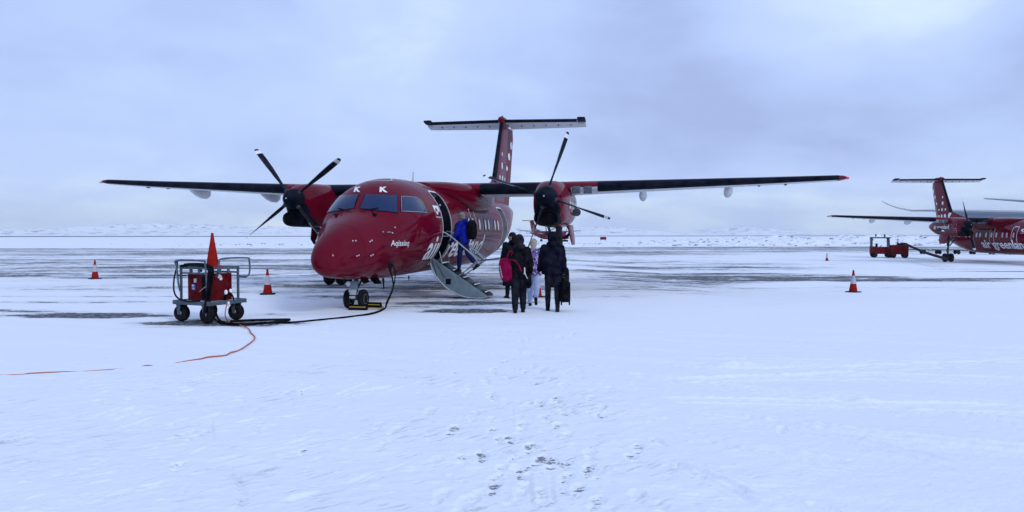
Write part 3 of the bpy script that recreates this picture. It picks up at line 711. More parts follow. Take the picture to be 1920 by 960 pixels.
    for sd_ in (1, -1):
        zr = lambda s_: 7.16-.0067*sd_*s_*.5
        q = MB(); rg = []
        for s_, le, ch in ((.1, 20.35, .98), (1.5, 20.48, .86), (3.55, 20.66, .70)):
            pts = [(0, 0), (.02, .035), (.08, .06), (.2, .078), (.21, .078), (.5, .085), (1, .075)]
            up = [(le+x*ch, zr(s_)+y) for x, y in pts[::-1]]; lo = [(le+x*ch, zr(s_)-y) for x, y in pts[1:]]
            rg.append([(sd_*s_, a, z) for a, z in up+lo])
        q.rings(rg, mf=lambda i, j: 0 if j in (3, 4, 5, 6, 7, 8) else 1); q.build('stabiliser', [M['boot'], M['lgrey']], tp, ang=35)
        q = MB(); rg = []
        for s_, le, ch in ((.18, 21.34, .66), (1.5, 21.34, .62), (3.56, 21.36, .56), (3.92, 21.36, .52)):
            z0 = zr(s_); dz = -.30*ch
            rg.append([(sd_*s_, le, z0+.07), (sd_*s_, le+ch, z0+dz+.008), (sd_*s_, le+ch, z0+dz-.008), (sd_*s_, le, z0-.075)])
        q.rings(rg); ev = q.build('elevator', M['lgrey'], tp, ang=30)
        q = MB(); rg = []
        for s_, le, te in ((3.57, 20.60, 21.34), (3.75, 20.60, 21.34), (3.93, 20.66, 21.34)):
            z0 = zr(s_); up = .10
            rg.append([(sd_*s_, le, z0+up+.035), (sd_*s_, (le+te)/2, z0+.10), (sd_*s_, te, z0+.06), (sd_*s_, te, z0-.0), (sd_*s_, (le+te)/2, z0+.0), (sd_*s_, le, z0+up-.045)])
        q.rings(rg); q.build('elevator_horn', M['boot'], ev, ang=30)
        q = MB()
        for s_ in (.8, 1.4, 2.0, 2.6, 3.2): q.box((sd_*s_, 21.45, zr(s_)-.12), (.03, .12, .06))
        q.build('hinge', M['dgrey'], ev)
    # ---------------- open airstair door
    if door_open:
        st = empty('airstair', (0, 0, 0)); st.parent = root
        H0 = Vector((.95, .97)); rot = -R(116)
        def op(th):    # closed skin circle turned about the sill hinge
            p = Vector((1.335*math.cos(th), 1.97+1.335*math.sin(th)))-Vector((1.335*math.cos(-R(47)), 1.97+1.335*math.sin(-R(47))))
            c, s_ = math.cos(rot), math.sin(rot); return Vector((H0.x+c*p.x-s_*p.y, H0.y+s_*p.x+c*p.y))
        arc = [op(R(t)) for t in np.linspace(-47, 40, 22)]
        A_, B_ = arc[0], arc[-1]; ch_dir = (B_-A_).normalized(); nrm = Vector((-ch_dir.y, ch_dir.x))
        if nrm.y < 0: nrm = -nrm
        top0, top1 = A_+nrm*.16-ch_dir*.02, B_+nrm*.03
        poly = [tuple(p) for p in arc]+[tuple(top1), tuple(top0)]
        for k, a0 in enumerate((DOOR_A0+.03, DOOR_A1-.06)):
            q = MB(); q.prism(poly, lambda u, v, t: (u, t, v), a0, a0+.03); ck = q.build('side_panel', M['stair'], st, bevel=.004)
            if k == 0:
                mid = (A_+B_)/2-nrm*.12; q = MB(); q.prism([(mid.x-.30+dx, mid.y-.02+dz) for dx, dz in ((0, 0), (.15, 0), (.15, .16), (0, .16))], lambda u, v, t: (u, t, v), a0-.004, a0-.001); q.build('recess', M['black'], ck)
                q = MB(); q.tube([(A_.x+.18, a0-.01, A_.y+.02), (A_.x+.42, a0-.01, A_.y-.40)], .010, 6); q.tube([(A_.x+.06, a0-.01, A_.y+.1), (A_.x+.20, a0-.01, A_.y-.36)], .010, 6); q.build('brace', M['dgrey'], ck)
            q = MB(); q.tube([(p.x, a0+.015, p.y) for p in arc], .026, 8); q.build('edge_tube', M['steel'], st)
        q = MB()
        outp = [tuple(p) for p in arc]; inn = [tuple(p+(Vector(((A_+B_)/2))-p).normalized()*.03) for p in arc][::-1]
        q.prism(outp+inn, lambda u, v, t: (u, t, v), DOOR_A0+.065, DOOR_A1-.065); q.build('door_skin', M['red'], st, ang=30)
        for k in range(5):
            p = top0.lerp(top1, (k+.55)/5.2)-nrm*.03
            q = MB(); q.box((p.x, (DOOR_A0+DOOR_A1)/2, p.y), (.25, DOOR_A1-DOOR_A0-.16, .03)); q.box((p.x+.125, (DOOR_A0+DOOR_A1)/2, p.y+.003), (.012, DOOR_A1-DOOR_A0-.16, .036), m=1)
            q.build('step', [M['dgrey'], M['white']], st, bevel=.004)
        for a0 in (DOOR_A0+.02, DOOR_A1-.05):
            q = MB()
            q.tube([(1.20, a0, 1.86), (1.40, a0, 1.80), (1.70, a0, 1.585), (2.22, a0, 1.13), (2.24, a0, 1.02), (1.98, a0, .80)], .019, 8, sub=5)
            q.tube([(1.74, a0-.01, .62), (2.38, a0-.01, 1.06)], .017, 8); q.tube([(1.9, a0, 1.42), (2.38, a0-.01, 1.06)], .014, 8)
            q.tube([(1.22, a0, 1.70), (1.48, a0, 1.73)], .013, 6); q.tube([(1.22, a0, 1.3), (1.30, a0, .95)], .010, 6)
            q.build('handrail', M['steel'], st)
    return root

# ================================================================= ground height and snow cover
GRr = ([0, 18, 26, 47, 72, 110, 145, 200, 262, 1000, 20000], [0, 0, -.2, -.41, -.45, -.58, -.63, -.7, -.75, -1.0, -1.0])
GLl = ([0, 30, 60, 130, 200, 262, 1000, 20000], [0, 0, -.25, -.65, -.7, -.75, -1.0, -1.0])
def gz(x, y):
    wv = np.clip((np.asarray(x, float)-3)/6, 0, 1); wv = wv*wv*(3-2*wv)
    return (1-wv)*np.interp(y, *GLl)+wv*np.interp(y, *GRr)
def hash2(ix, iy, s_):
    h = (ix.astype(np.int64)*374761393+iy.astype(np.int64)*668265263+s_*1442695) & 0xffffffff
    h = ((h ^ (h >> 13))*1274126177) & 0xffffffff
    return ((h ^ (h >> 16)) & 0xffff)/65535.0
def vn(x, y, s_=0):
    ix, iy = np.floor(x), np.floor(y); fx, fy = x-ix, y-iy; fx = fx*fx*(3-2*fx); fy = fy*fy*(3-2*fy)
    a, b, c, d = hash2(ix, iy, s_), hash2(ix+1, iy, s_), hash2(ix, iy+1, s_), hash2(ix+1, iy+1, s_)
    return (a*(1-fx)+b*fx)*(1-fy)+(c*(1-fx)+d*fx)*fy
def fbm(x, y, o=4, s_=0):
    t = 0; k = .5
    for i in range(o): t = t+k*vn(x*2**i, y*2**i, s_+i*7); k *= .5
    return t
def axis(fine0, fine1, step, lo, hi, g=1.06):
    a = list(np.arange(fine0, fine1, step)); st = step; p = a[-1]
    while p < hi: st *= g; p += st; a.append(p)
    st = step; p = fine0; b = []
    while p > lo: st *= g; p -= st; b.append(p)
    return np.array(b[::-1]+a)
gx_ = axis(-4.6, 4.6, .018, -9000, 9000, 1.05)
gy_ = axis(4.0, 9.0, .0145, -400, 16000, 1.017)
# cap the growth behind the camera (coarse) by thinning
keep = [0]
for i in range(1, len(gy_)):
    if gy_[i] > 2 or gy_[i]-gy_[keep[-1]] > max(.3, abs(gy_[i])*.12): keep.append(i)
gy_ = gy_[keep]
X, Y = np.meshgrid(gx_, gy_)
Zs = np.zeros_like(X); bare = np.zeros_like(X)
# trampled lumpy snow near the camera, wind crust to the right
w0, w1 = np.searchsorted(gy_, [-4, 22]); w2, w3 = np.searchsorted(gx_, [-14, 14])
def near_relief(X, Y):
    near = np.clip((22-Y)/8, 0, 1)*np.clip((Y+4)/4, 0, 1)*np.clip((14-np.abs(X))/4, 0, 1)
    tram = np.clip(1-np.maximum(0, X-1.6)/2.2, 0, 1)*np.clip((13.5-Y)/4, .12, 1)
    Z_ = near*(fbm(X*1.1, Y*1.4, 3, 3)-.45)*.022
    Z_ += near*tram*(fbm(X*6, Y*9, 4, 11)-.47)*.014
    Z_ += near*tram*np.clip(fbm(X*9+Y*3, Y*16, 3, 31)-.56, 0, 1)*.045
    ang = R(-24); U_ = X*math.cos(ang)+Y*math.sin(ang); V_ = -X*math.sin(ang)+Y*math.cos(ang)
    return Z_+near*(1-tram*.6)*(fbm(U_*.35, V_*3.2, 4, 21)-.47)*.060+near*(fbm(X*2.5, Y*12, 4, 51)-.47)*.006
Zs[w0:w1, w2:w3] = near_relief(X[w0:w1, w2:w3], Y[w0:w1, w2:w3])
def groove(pts, wd, dep, rim=.4, br=0.0, knob=0.0):
    """narrow track pressed into the snow along a polyline"""
    global Zs, bare
    P = [Vector((*p, 0)) for p in pts]; P = spline(P, 10)
    x0 = min(p.x for p in P)-.3; x1 = max(p.x for p in P)+.3; y0 = min(p.y for p in P)-.3; y1 = max(p.y for p in P)+.3
    i0, i1 = np.searchsorted(gy_, [y0, y1]); j0, j1 = np.searchsorted(gx_, [x0, x1])
    if i1 <= i0 or j1 <= j0: return
    xs, ys = X[i0:i1, j0:j1], Y[i0:i1, j0:j1]; best = np.full(xs.shape, 9.); along = np.zeros(xs.shape); L0 = 0
    for a, b in zip(P[:-1], P[1:]):
        dx, dy = b.x-a.x, b.y-a.y; l2 = dx*dx+dy*dy+1e-9; t = np.clip(((xs-a.x)*dx+(ys-a.y)*dy)/l2, 0, 1)
        d = np.hypot(xs-a.x-t*dx, ys-a.y-t*dy); m = d < best; best = np.where(m, d, best); along = np.where(m, L0+t*math.sqrt(l2), along); L0 += math.sqrt(l2)
    fade = np.clip(along/.15, 0, 1)*np.clip((L0-along)/.15, 0, 1)
    p = np.exp(-(best/wd)**4); rmx = np.exp(-((best-wd*1.7)/(wd*.6))**2)
    mod = (1-knob*.5*(1+np.sin(along*150)))*(.55+.9*vn(xs*5, ys*5, 77))
    Zs[i0:i1, j0:j1] += fade*(-dep*p*mod+rim*dep*rmx*vn(xs*14, ys*14, 5))
    if br: bare[i0:i1, j0:j1] = np.maximum(bare[i0:i1, j0:j1], fade*p*br*np.clip(.35+1.0*vn(xs*9, ys*9, 9), 0, 1))
def shoe(cx, cy, an, dep=.014, br=0.0, scl=1.0):
    """one boot print: sole and heel with a raised rim and tread bars"""
    global Zs, bare
    i0, i1 = np.searchsorted(gy_, [cy-.25, cy+.25]); j0, j1 = np.searchsorted(gx_, [cx-.25, cx+.25])
    xs, ys = X[i0:i1, j0:j1]-cx, Y[i0:i1, j0:j1]-cy
    u = (xs*math.cos(an)+ys*math.sin(an))/scl; v = (-xs*math.sin(an)+ys*math.cos(an))/scl     # v along the foot
    d1 = np.sqrt((u/.052)**2+((v-.05)/.095)**2); d2 = np.sqrt((u/.038)**2+((v+.105)/.045)**2); d = np.minimum(d1, d2)
    ins = 1/(1+np.exp((d-1)*9)); rim = np.exp(-((d-1.25)/.16)**2)
    tread = (np.sin(v*230) > .1)*ins
    Zs[i0:i1, j0:j1] += -dep*ins+.0045*tread*ins+.006*rim*(.3+vn(xs*30, ys*30, 3))
    if br: bare[i0:i1, j0:j1] = np.maximum(bare[i0:i1, j0:j1], br*ins)
def pix(u, v):
    """where a point of the photograph meets the flat ground, used once to place the prints"""
    x = (u-960)/FPX; zc_ = -(v-480)/FPX; dy = math.cos(PITCH)+zc_*math.sin(PITCH); dz = -math.sin(PITCH)+zc_*math.cos(PITCH)
    k = -CAM_H/dz; return k*x, k*dy
for (u, v, br, scl) in ((850, 806, .9, 1.2), (921, 808, .9, .8), (902, 854, 1, 1), (962, 858, .8, .8), (940, 878, .7, .8), (990, 840, .9, .8), (1012, 862, 1, 1.1), (1030, 866, 1, 1.2), (1103, 879, .95, .9), (925, 915, 1, 1), (1060, 817, .6, .8), (1061, 895, .75, .9), (785, 736, .8, .5), (993, 757, .7, .7), (1055, 765, .5, .9), (920, 786, .5, .8), (568, 846, .8, .7), (565, 735, .8, .9), (535, 738, .5, .8), (360, 820, .5, .7), (330, 875, .6, .9), (345, 735, .3, 1), (1375, 682, .6, 1.4), (825, 930, .3, 1), (720, 830, .2, 1), (870, 945, .15, 1.2), (1195, 930, .3, 1)):
    x, y = pix(u, v); shoe(x, y, random.uniform(-.35, .35), .016, br, scl)
rs = random.Random(3)
for k in range(34):
    x, y = pix(rs.gauss(1000, 95), rs.uniform(770, 955)); shoe(x, y, rs.gauss(0, .4), .014, rs.choice([.3, .6, .75, .9]), rs.uniform(.6, 1.0))
for k in range(46):
    v = rs.uniform(625, 800); x, y = pix(rs.gauss(985, 45+(v-620)*.3), v); shoe(x, y, rs.gauss(0, .3), .013, rs.choice([.2, .4, .6, .75]), rs.uniform(.8, 1.2))
for k in range(150):                       # the walked path towards the aircraft and wandering prints on the left
    y = rs.uniform(4.4, 17)
    x = rs.gauss(.2-.02*y, .55+.03*y) if k % 2 else rs.uniform(-5.5, 1.2)
    shoe(x, y, rs.gauss(0, .35), rs.uniform(.005, .013), rs.choice([0, 0, 0, .35, .5]), rs.uniform(.85, 1.1))
pp = lambda *L_: [pix(u, v) for u, v in L_]
groove(pp((993, 880), (996, 915), (1000, 955)), .012, .012, .5, .35); groove(pp((1031, 880), (1037, 925), (1042, 958)), .012, .012, .5, .35)
groove(pp((961, 760), (963, 800)), .012, .008); groove(pp((992, 775), (1000, 800), (1012, 815)), .012, .008)
groove(pp((426, 882), (440, 900), (450, 925), (446, 958)), .013, .016, .5, .75, .6); groove(pp((437, 882), (452, 900), (459, 925), (456, 958)), .013, .014, .5, .35, .6)
groove(pp((335, 958), (343, 925), (350, 915), (358, 905)), .016, .012, .5, .3, .5); groove(pp((478, 818), (486, 800), (500, 782)), .013, .012, .5, .6, .7)
groove(pp((245, 888), (280, 872), (305, 865)), .013, .009, .5, .4, .7); groove(pp((400, 785), (395, 800), (402, 828)), .016, .009, .4, .3)
groove(pp((325, 880), (345, 865), (368, 858)), .02, .012, .5, .6)
for k in range(90):
    u, v = rs.uniform(-60, 760), rs.uniform(690, 955); l = rs.uniform(25, 90); s_ = rs.uniform(-.42, -.08)
    groove(pp((u, v), (u+l*.5, v+l*.5*s_), (u+l, v+l*s_)), rs.uniform(.014, .032), rs.uniform(.006, .016), .6, rs.choice([0, .3, .5, .7]))
for (a, b, c) in (((1270, 710), (1600, 700), (1960, 712)), ((1260, 685), (1500, 690), (1960, 672)), ((1240, 745), (1600, 752), (1960, 762)), ((1350, 770), (1600, 805), (1960, 842)), ((1300, 775), (1500, 800), (1800, 868)), ((1270, 810), (1400, 835), (1600, 868)), ((1280, 672), (1600, 676), (1960, 680)), ((1460, 640), (1700, 655), (1960, 650)), ((1180, 700), (1500, 738), (1960, 800)), ((1240, 862), (1330, 890), (1420, 930))):
    groove(pp(a, b, c), rs.uniform(.03, .07), rs.uniform(.014, .024), .9)
    groove(pp((a[0]+20, a[1]+9), (b[0], b[1]+10), (c[0], c[1]+13)), rs.uniform(.02, .05), rs.uniform(.010, .018), .8)
for k in range(26):
    u, v = rs.uniform(1150, 1900), rs.uniform(600, 940); l = rs.uniform(60, 200); s_ = rs.uniform(0, .3)
    groove(pp((u, v), (u+l*.5, v+l*.5*s_), (u+l, v+l*s_)), rs.uniform(.01, .03), rs.uniform(.003, .007), .9)
# a kicked up clod beside (1370,682)
cx, cy = pix(1378, 684); m = np.exp(-(((X-cx)/.28)**2+((Y-cy)/.12)**2)); Zs += m*.05
cx, cy = pix(1312, 628); m = np.exp(-(((X-cx)/.9)**2+((Y-cy)/.10)**2)); Zs += m*.03*.6
# far snow: banks and hummocks beyond the apron
f0, f1 = np.searchsorted(gy_, [150, 420]); Xf, Yf = X[f0:f1], Y[f0:f1]
Zs[f0:f1] += np.clip((Yf-150)/25, 0, 1)*np.clip((420-Yf)/120, 0, 1)*(fbm(Xf*.06, Yf*.05, 4, 71)-.5)*.55
Z = gz(X, Y)+Zs
# how much bare, blown asphalt shows (0 = snow, 1 = mostly asphalt)
cov = np.zeros_like(X)
def patch(cx, cy, rx, ry, k, rot=0.0):
    global cov
    c, s_ = math.cos(rot), math.sin(rot); u = ((X-cx)*c+(Y-cy)*s_)/rx; v = (-(X-cx)*s_+(Y-cy)*c)/ry
    cov = np.maximum(cov, k*np.exp(-(u*u+v*v)**1.5))
cov += .66*np.clip((Y-44)/22, 0, 1)*(1-.45*np.clip((X-12)/12, 0, 1)*np.clip((95-Y)/15, 0, 1))                                       # the far apron is mostly swept by wind
cov = np.maximum(cov, .86*np.clip((Y-66)/14, 0, 1)*(1-.4*np.clip((X-15)/12, 0, 1)*np.clip((100-Y)/15, 0, 1)))
cov = np.maximum(cov, .55*np.clip((Y-22)/10, 0, 1)*np.clip((8-X)/8, 0, 1))
patch(-12.5, 17.3, 4.6, .55, .72); patch(-9.2, 16.3, 2.6, .55, .78); patch(-13.5, 15.4, 2.3, .22, .74); patch(-10.6, 19.8, 5.5, .7, .62); patch(-13, 21.5, 5, .4, .55)
patch(-5.9, 15.0, 1.9, .75, 1.05); patch(-4.9, 16.6, 1.6, .4, .6); patch(-4.3, 13.8, .9, .12, .5)
patch(-1.2, 17.4, 1.5, .55, 1.02); patch(-2.6, 18.3, 1.6, .6, .8); patch(-.8, 19.6, 2.2, .8, .74); patch(0, 21.5, 3.6, 1.6, .62); patch(-3.4, 25, 9, 3.5, .60); patch(-3, 21, 3, 1.4, .58)
patch(3.4, 25.2, 5, 2.0, .52); patch(2.8, 21.6, 2.0, 1.5, .50); patch(10.6, 36.8, 9.5, 5.2, .92); patch(16.8, 33.5, 5, 1.6, .86); patch(6.0, 31.0, 5, 3, .62); patch(22, 35, 4, .7, .72); patch(11, 55, 16, 5, .5); patch(32, 43.5, 12, .9, .82); patch(28, 47, 5, 1.0, .60); patch(40, 43, 9, 1.3, .75)
cov = np.where(Y < 62, cov*(1.25+.30*np.clip((Y-18)/8, 0, 1)), np.minimum(cov*1.08, .84))
cov = np.where((Y > 20) & (Y < 64), np.minimum(cov, .93), cov)
patch(-1.15, 17.5, 1.45, .75, 1.15); patch(-1.4, 19.4, 2.6, .9, .98); patch(-9.8, 16.6, 2.6, .62, .98, .12); patch(-13.2, 17.4, 3.4, .55, .98, .1); patch(-12.8, 15.3, 2.4, .34, .95); patch(-13.5, 19.6, 3.5, .5, .9); patch(-5.9, 14.9, 2.2, .8, 1.15); patch(-3.2, 21, 5, 1.6, .84)
patch(-4, 27, 9, 4, .86); patch(9.5, 35, 8, 4.5, 1.15); patch(17.5, 33.5, 6, 1.8, 1.1); patch(6, 27.5, 6, 2.2, .84); patch(10, 48, 16, 6, .86); patch(-26, 33, 12, 5, .98)
patch(14, 27.5, 10, 3.2, .52); patch(5.5, 24, 5, 2.2, .60); patch(-14, 25, 9, 2.5, .66); patch(-24, 36, 10, 4, .80)
cov *= 1-np.clip((Y-128-np.clip((X+20)/60, 0, 1)*16)/1.5, 0, 1)           # beyond the apron edge: lying snow
# cleared taxiway where the third aircraft stands and the distant runway
tx = np.exp(-((Y-196-(X-22)*-.9)/9.0)**4)*np.clip((28-X)/3, 0, 1)*np.clip((X+15)/8, 0, 1); cov = np.maximum(cov, .95*tx)
rc = 640+(X+480)*.36; rw = np.clip(210-(X+480)*.03, 120, 260)
rmask = (Y > rc)*(Y < rc+rw*1.6); cov = np.where(rmask, 1.35, cov)
verts = np.stack([X, Y, Z], -1).reshape(-1, 3).astype(np.float32)
ny_, nx_ = X.shape
idx = np.arange(ny_*nx_).reshape(ny_, nx_)
quads = np.stack([idx[:-1, :-1], idx[:-1, 1:], idx[1:, 1:], idx[1:, :-1]], -1).reshape(-1, 4)
me = bpy.data.meshes.new('ground'); me.vertices.add(len(verts)); me.vertices.foreach_set('co', verts.ravel())
me.loops.add(quads.size); me.loops.foreach_set('vertex_index', quads.ravel().astype(np.int32))
me.polygons.add(len(quads)); me.polygons.foreach_set('loop_start', np.arange(0, quads.size, 4, dtype=np.int32))
me.update(calc_edges=True); me.shade_smooth()
grit = np.clip(1-np.maximum(0, X-.9)/1.6, 0, 1)*np.clip((15-Y)/5, 0, 1)*np.clip((Y+2)/3, 0, 1)
for nm, arr in (('bare', bare), ('cover', cov), ('grit', grit)):
    at = me.attributes.new(nm, 'FLOAT', 'POINT'); at.data.foreach_set('value', arr.ravel().astype(np.float32))
gm = bpy.data.materials.new('snow_over_asphalt'); gm.use_nodes = True; nt = gm.node_tree; N = nt.nodes.new; L = nt.links.new
bs = nt.nodes['Principled BSDF']; geo = N('ShaderNodeNewGeometry')
def gn(scale, sx, sy, detail=5, rough=.55, rz=0.0, dist=0.0):
    mp = N('ShaderNodeMapping'); mp.inputs['Scale'].default_value = (sx, sy, 1); mp.inputs['Rotation'].default_value = (0, 0, rz); L(geo.outputs['Position'], mp.inputs[0])
    n = N('ShaderNodeTexNoise'); n.inputs['Scale'].default_value = scale; n.inputs['Detail'].default_value = detail; n.inputs['Roughness'].default_value = rough; n.inputs['Distortion'].default_value = dist
    L(mp.outputs[0], n.inputs[0]); return n.outputs[0]
def attr(nm): a = N('ShaderNodeAttribute'); a.attribute_name = nm; return a.outputs['Fac']
streak = gn(1, .22, .80, 10, .74, R(-3), .7); fine = gn(1, 2.2, 5.5, 6, .7); grain = gn(9, 1, 1, 4, .7)
big = gn(1, .035, .16, 4, .5)
v = math_node('ADD', math_node('MULTIPLY', streak, .54), math_node('MULTIPLY', fine, .26))
v = math_node('ADD', v, math_node('MULTIPLY', big, .20))
v = math_node('MULTIPLY_ADD', v, 2.6, c=.5-1.3)
# threshold: cover 0 -> never bare, cover 1 -> mostly bare
th = math_node('SUBTRACT', 1.02, math_node('MULTIPLY', attr('cover'), .64))
dd = math_node('SUBTRACT', v, th)
mr = N('ShaderNodeMapRange'); mr.inputs['From Min'].default_value = -.02; mr.inputs['From Max'].default_value = .09; L(dd, mr.inputs['Value'])
mr.interpolation_type = 'SMOOTHSTEP'
gr = math_node('MULTIPLY', mr.outputs[0], math_node('MULTIPLY_ADD', grain, 2.4, None, c=-.30), True)
def gt(rot, lx, ly, detail=4, rough=.6):
    mp = N('ShaderNodeMapping'); mp.vector_type = 'TEXTURE'; mp.inputs['Scale'].default_value = (lx, ly, 1); mp.inputs['Rotation'].default_value = (0, 0, R(rot)); L(geo.outputs['Position'], mp.inputs[0])
    n = N('ShaderNodeTexNoise'); n.inputs['Scale'].default_value = 1; n.inputs['Detail'].default_value = detail; n.inputs['Roughness'].default_value = rough; L(mp.outputs[0], n.inputs[0]); return n.outputs[0]
crumb = gt(0, .085, .030, 5, .7)
bsh = N('ShaderNodeMapRange'); L(math_node('ADD', crumb, math_node('MULTIPLY', attr('bare'), .31)), bsh.inputs['Value']); bsh.inputs['From Min'].default_value = .765; bsh.inputs['From Max'].default_value = .83; bsh.inputs['To Max'].default_value = .8
spk = math_node('ADD', math_node('MULTIPLY', gt(40, .34, .045, 5, .7), .75), math_node('MULTIPLY', gt(0, 1.6, 1.0, 2), .25))
spk = math_node('ADD', spk, math_node('MULTIPLY', attr('grit'), .10))
ssh = N('ShaderNodeMapRange'); L(spk, ssh.inputs['Value']); ssh.inputs['From Min'].default_value = .665; ssh.inputs['From Max'].default_value = .80; ssh.inputs['To Max'].default_value = .50
mask = math_node('MAXIMUM', math_node('MAXIMUM', gr, bsh.outputs[0]), ssh.outputs[0], True)
mx = N('ShaderNodeMix'); mx.data_type = 'RGBA'; L(mask, mx.inputs['Factor'])
sn = N('ShaderNodeMix'); sn.data_type = 'RGBA'; L(gn(1, .4, 1.1, 4), sn.inputs['Factor']); sn.inputs['A'].default_value = (.79, .82, .86, 1); sn.inputs['B'].default_value = (.87, .88, .90, 1)
asf = N('ShaderNodeMix'); asf.data_type = 'RGBA'; L(grain, asf.inputs['Factor']); asf.inputs['A'].default_value = (.028, .032, .040, 1); asf.inputs['B'].default_value = (.095, .105, .125, 1)
film = N('ShaderNodeMapRange'); film.inputs['From Min'].default_value = -.20; film.inputs['From Max'].default_value = .12; film.inputs['To Max'].default_value = .36; L(dd, film.inputs['Value'])
ff2 = math_node('MULTIPLY', film.outputs[0], math_node('MULTIPLY_ADD', fine, 1.4, c=.25), True)
fm = N('ShaderNodeMix'); fm.data_type = 'RGBA'; L(ff2, fm.inputs['Factor']); L(sn.outputs['Result'], fm.inputs['A']); fm.inputs['B'].default_value = (.30, .32, .36, 1)
L(fm.outputs['Result'], mx.inputs['A']); L(asf.outputs['Result'], mx.inputs['B']); L(mx.outputs['Result'], bs.inputs['Base Color'])
ro = N('ShaderNodeMapRange'); ro.inputs['To Min'].default_value = .8; ro.inputs['To Max'].default_value = .7; L(mask, ro.inputs['Value']); L(ro.outputs[0], bs.inputs['Roughness'])
bs.inputs['Specular IOR Level'].default_value = .2; bs.inputs['IOR'].default_value = 1.15
hgt = math_node('ADD', math_node('MULTIPLY', gn(1, 16, 22, 5, .65), .7), math_node('MULTIPLY', gt(35, .5, .12, 4, .6), .9))
hgt = math_node('SUBTRACT', hgt, math_node('MULTIPLY', mask, .8))
bp = N('ShaderNodeBump'); bp.inputs['Strength'].default_value = .5; bp.inputs['Distance'].default_value = .028; L(hgt, bp.inputs['Height']); L(bp.outputs[0], bs.inputs['Normal'])
me.materials.append(gm); tag(link('ground', me), kind='structure')

# snow banks, rocks and hills
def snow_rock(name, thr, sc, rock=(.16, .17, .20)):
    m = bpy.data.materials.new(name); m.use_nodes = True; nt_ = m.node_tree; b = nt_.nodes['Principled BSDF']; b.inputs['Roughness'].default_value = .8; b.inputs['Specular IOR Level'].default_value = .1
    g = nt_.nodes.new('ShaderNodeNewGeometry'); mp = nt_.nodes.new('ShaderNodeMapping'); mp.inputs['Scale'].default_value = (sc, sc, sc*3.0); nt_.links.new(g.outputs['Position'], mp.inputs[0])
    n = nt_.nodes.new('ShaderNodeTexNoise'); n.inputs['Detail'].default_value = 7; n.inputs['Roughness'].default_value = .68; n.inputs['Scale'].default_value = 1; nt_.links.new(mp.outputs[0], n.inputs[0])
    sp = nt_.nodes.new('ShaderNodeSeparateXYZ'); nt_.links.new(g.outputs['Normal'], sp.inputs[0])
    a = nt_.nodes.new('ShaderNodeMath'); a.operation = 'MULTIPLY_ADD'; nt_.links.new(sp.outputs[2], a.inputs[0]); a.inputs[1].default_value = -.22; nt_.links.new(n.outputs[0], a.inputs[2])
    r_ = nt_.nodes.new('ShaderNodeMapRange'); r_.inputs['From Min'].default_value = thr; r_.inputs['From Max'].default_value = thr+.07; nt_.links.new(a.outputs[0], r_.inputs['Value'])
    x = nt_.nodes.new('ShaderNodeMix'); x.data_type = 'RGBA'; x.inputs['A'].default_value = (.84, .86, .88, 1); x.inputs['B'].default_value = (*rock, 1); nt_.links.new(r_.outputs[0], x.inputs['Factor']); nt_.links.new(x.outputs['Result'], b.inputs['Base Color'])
    return m
def terrain(name, x0, x1, y0, y1, nx, ny, hf, mt, kind='structure'):
    xs = np.linspace(x0, x1, nx); ys = np.linspace(y0, y1, ny); X2, Y2 = np.meshgrid(xs, ys)
    Z2 = hf(X2, Y2); v = np.stack([X2, Y2, Z2], -1).reshape(-1, 3); i = np.arange(nx*ny).reshape(ny, nx)
    f = np.stack([i[:-1, :-1], i[:-1, 1:], i[1:, 1:], i[1:, :-1]], -1).reshape(-1, 4)
    m = bpy.data.meshes.new(name); m.from_pydata(v.tolist(), [], f.tolist()); m.materials.append(mt); m.shade_smooth(); return tag(link(name, m), kind=kind)
def bank_h(Xv, Yv):
    u = np.clip((Xv-18)/45, 0, 1); prof = np.sin(np.clip((Yv-158)/62, 0, 1)*math.pi)**.8
    lump = fbm(Xv*.07, Yv*.08, 5, 91)
    return gz(Xv, Yv)-.25+prof*(.15+u*(.5+2.3*lump)+.9*np.clip(lump-.5, 0, 1))+prof*(fbm(Xv*.4, Yv*.35, 5, 93)-.5)*1.7*(.2+u)
terrain('snow_bank', -190, 330, 158, 220, 1000, 60, bank_h, snow_rock('bank_snow_and_rock', .345, .55))
def ridge(hp, y0, y1, s_, base):
    def f(Xv, Yv):
        px = Xv/((y0+y1)/2); env = np.interp(px, *hp); t = np.clip((Yv-y0)/(y1-y0), 0, 1)
        n_ = fbm(Xv*.008, Yv*.005, 6, s_); rg = 1-np.abs(2*fbm(Xv*.010, Yv*.006, 5, s_+5)-1)
        return base+1.12*env*np.sin(t*math.pi/2)**.7*(.2+.6*n_+.6*rg**3)
    return f
hp1 = ([-.80, -.66, -.58, -.50, -.45, -.40, -.35, -.28, -.22, -.15, -.05, .05, .09, .16, .21, .25, .27], [14, 17, 22, 29, 25, 20, 21, 24, 26, 24, 22, 16, 22, 20, 12, 7, 0])
terrain('hills', -1750, 620, 1500, 2400, 1000, 70, ridge(hp1, 1500, 2400, 120, -2.2), snow_rock('hill_snow_and_hazed_rock', .325, .036, (.44, .46, .52)))  # pale rock: fading with distance is put into its colour
hp2 = ([.255, .27, .30, .33, .36, .385, .40], [0, 9, 19, 21, 17, 9, 0])
terrain('hills', 480, 800, 1800, 2200, 260, 60, ridge(hp2, 1800, 2200, 160, -2.2), snow_rock('hill_snow_and_hazed_rock', .32, .035, (.50, .52, .58)))  # rock lightened here too, to imitate haze
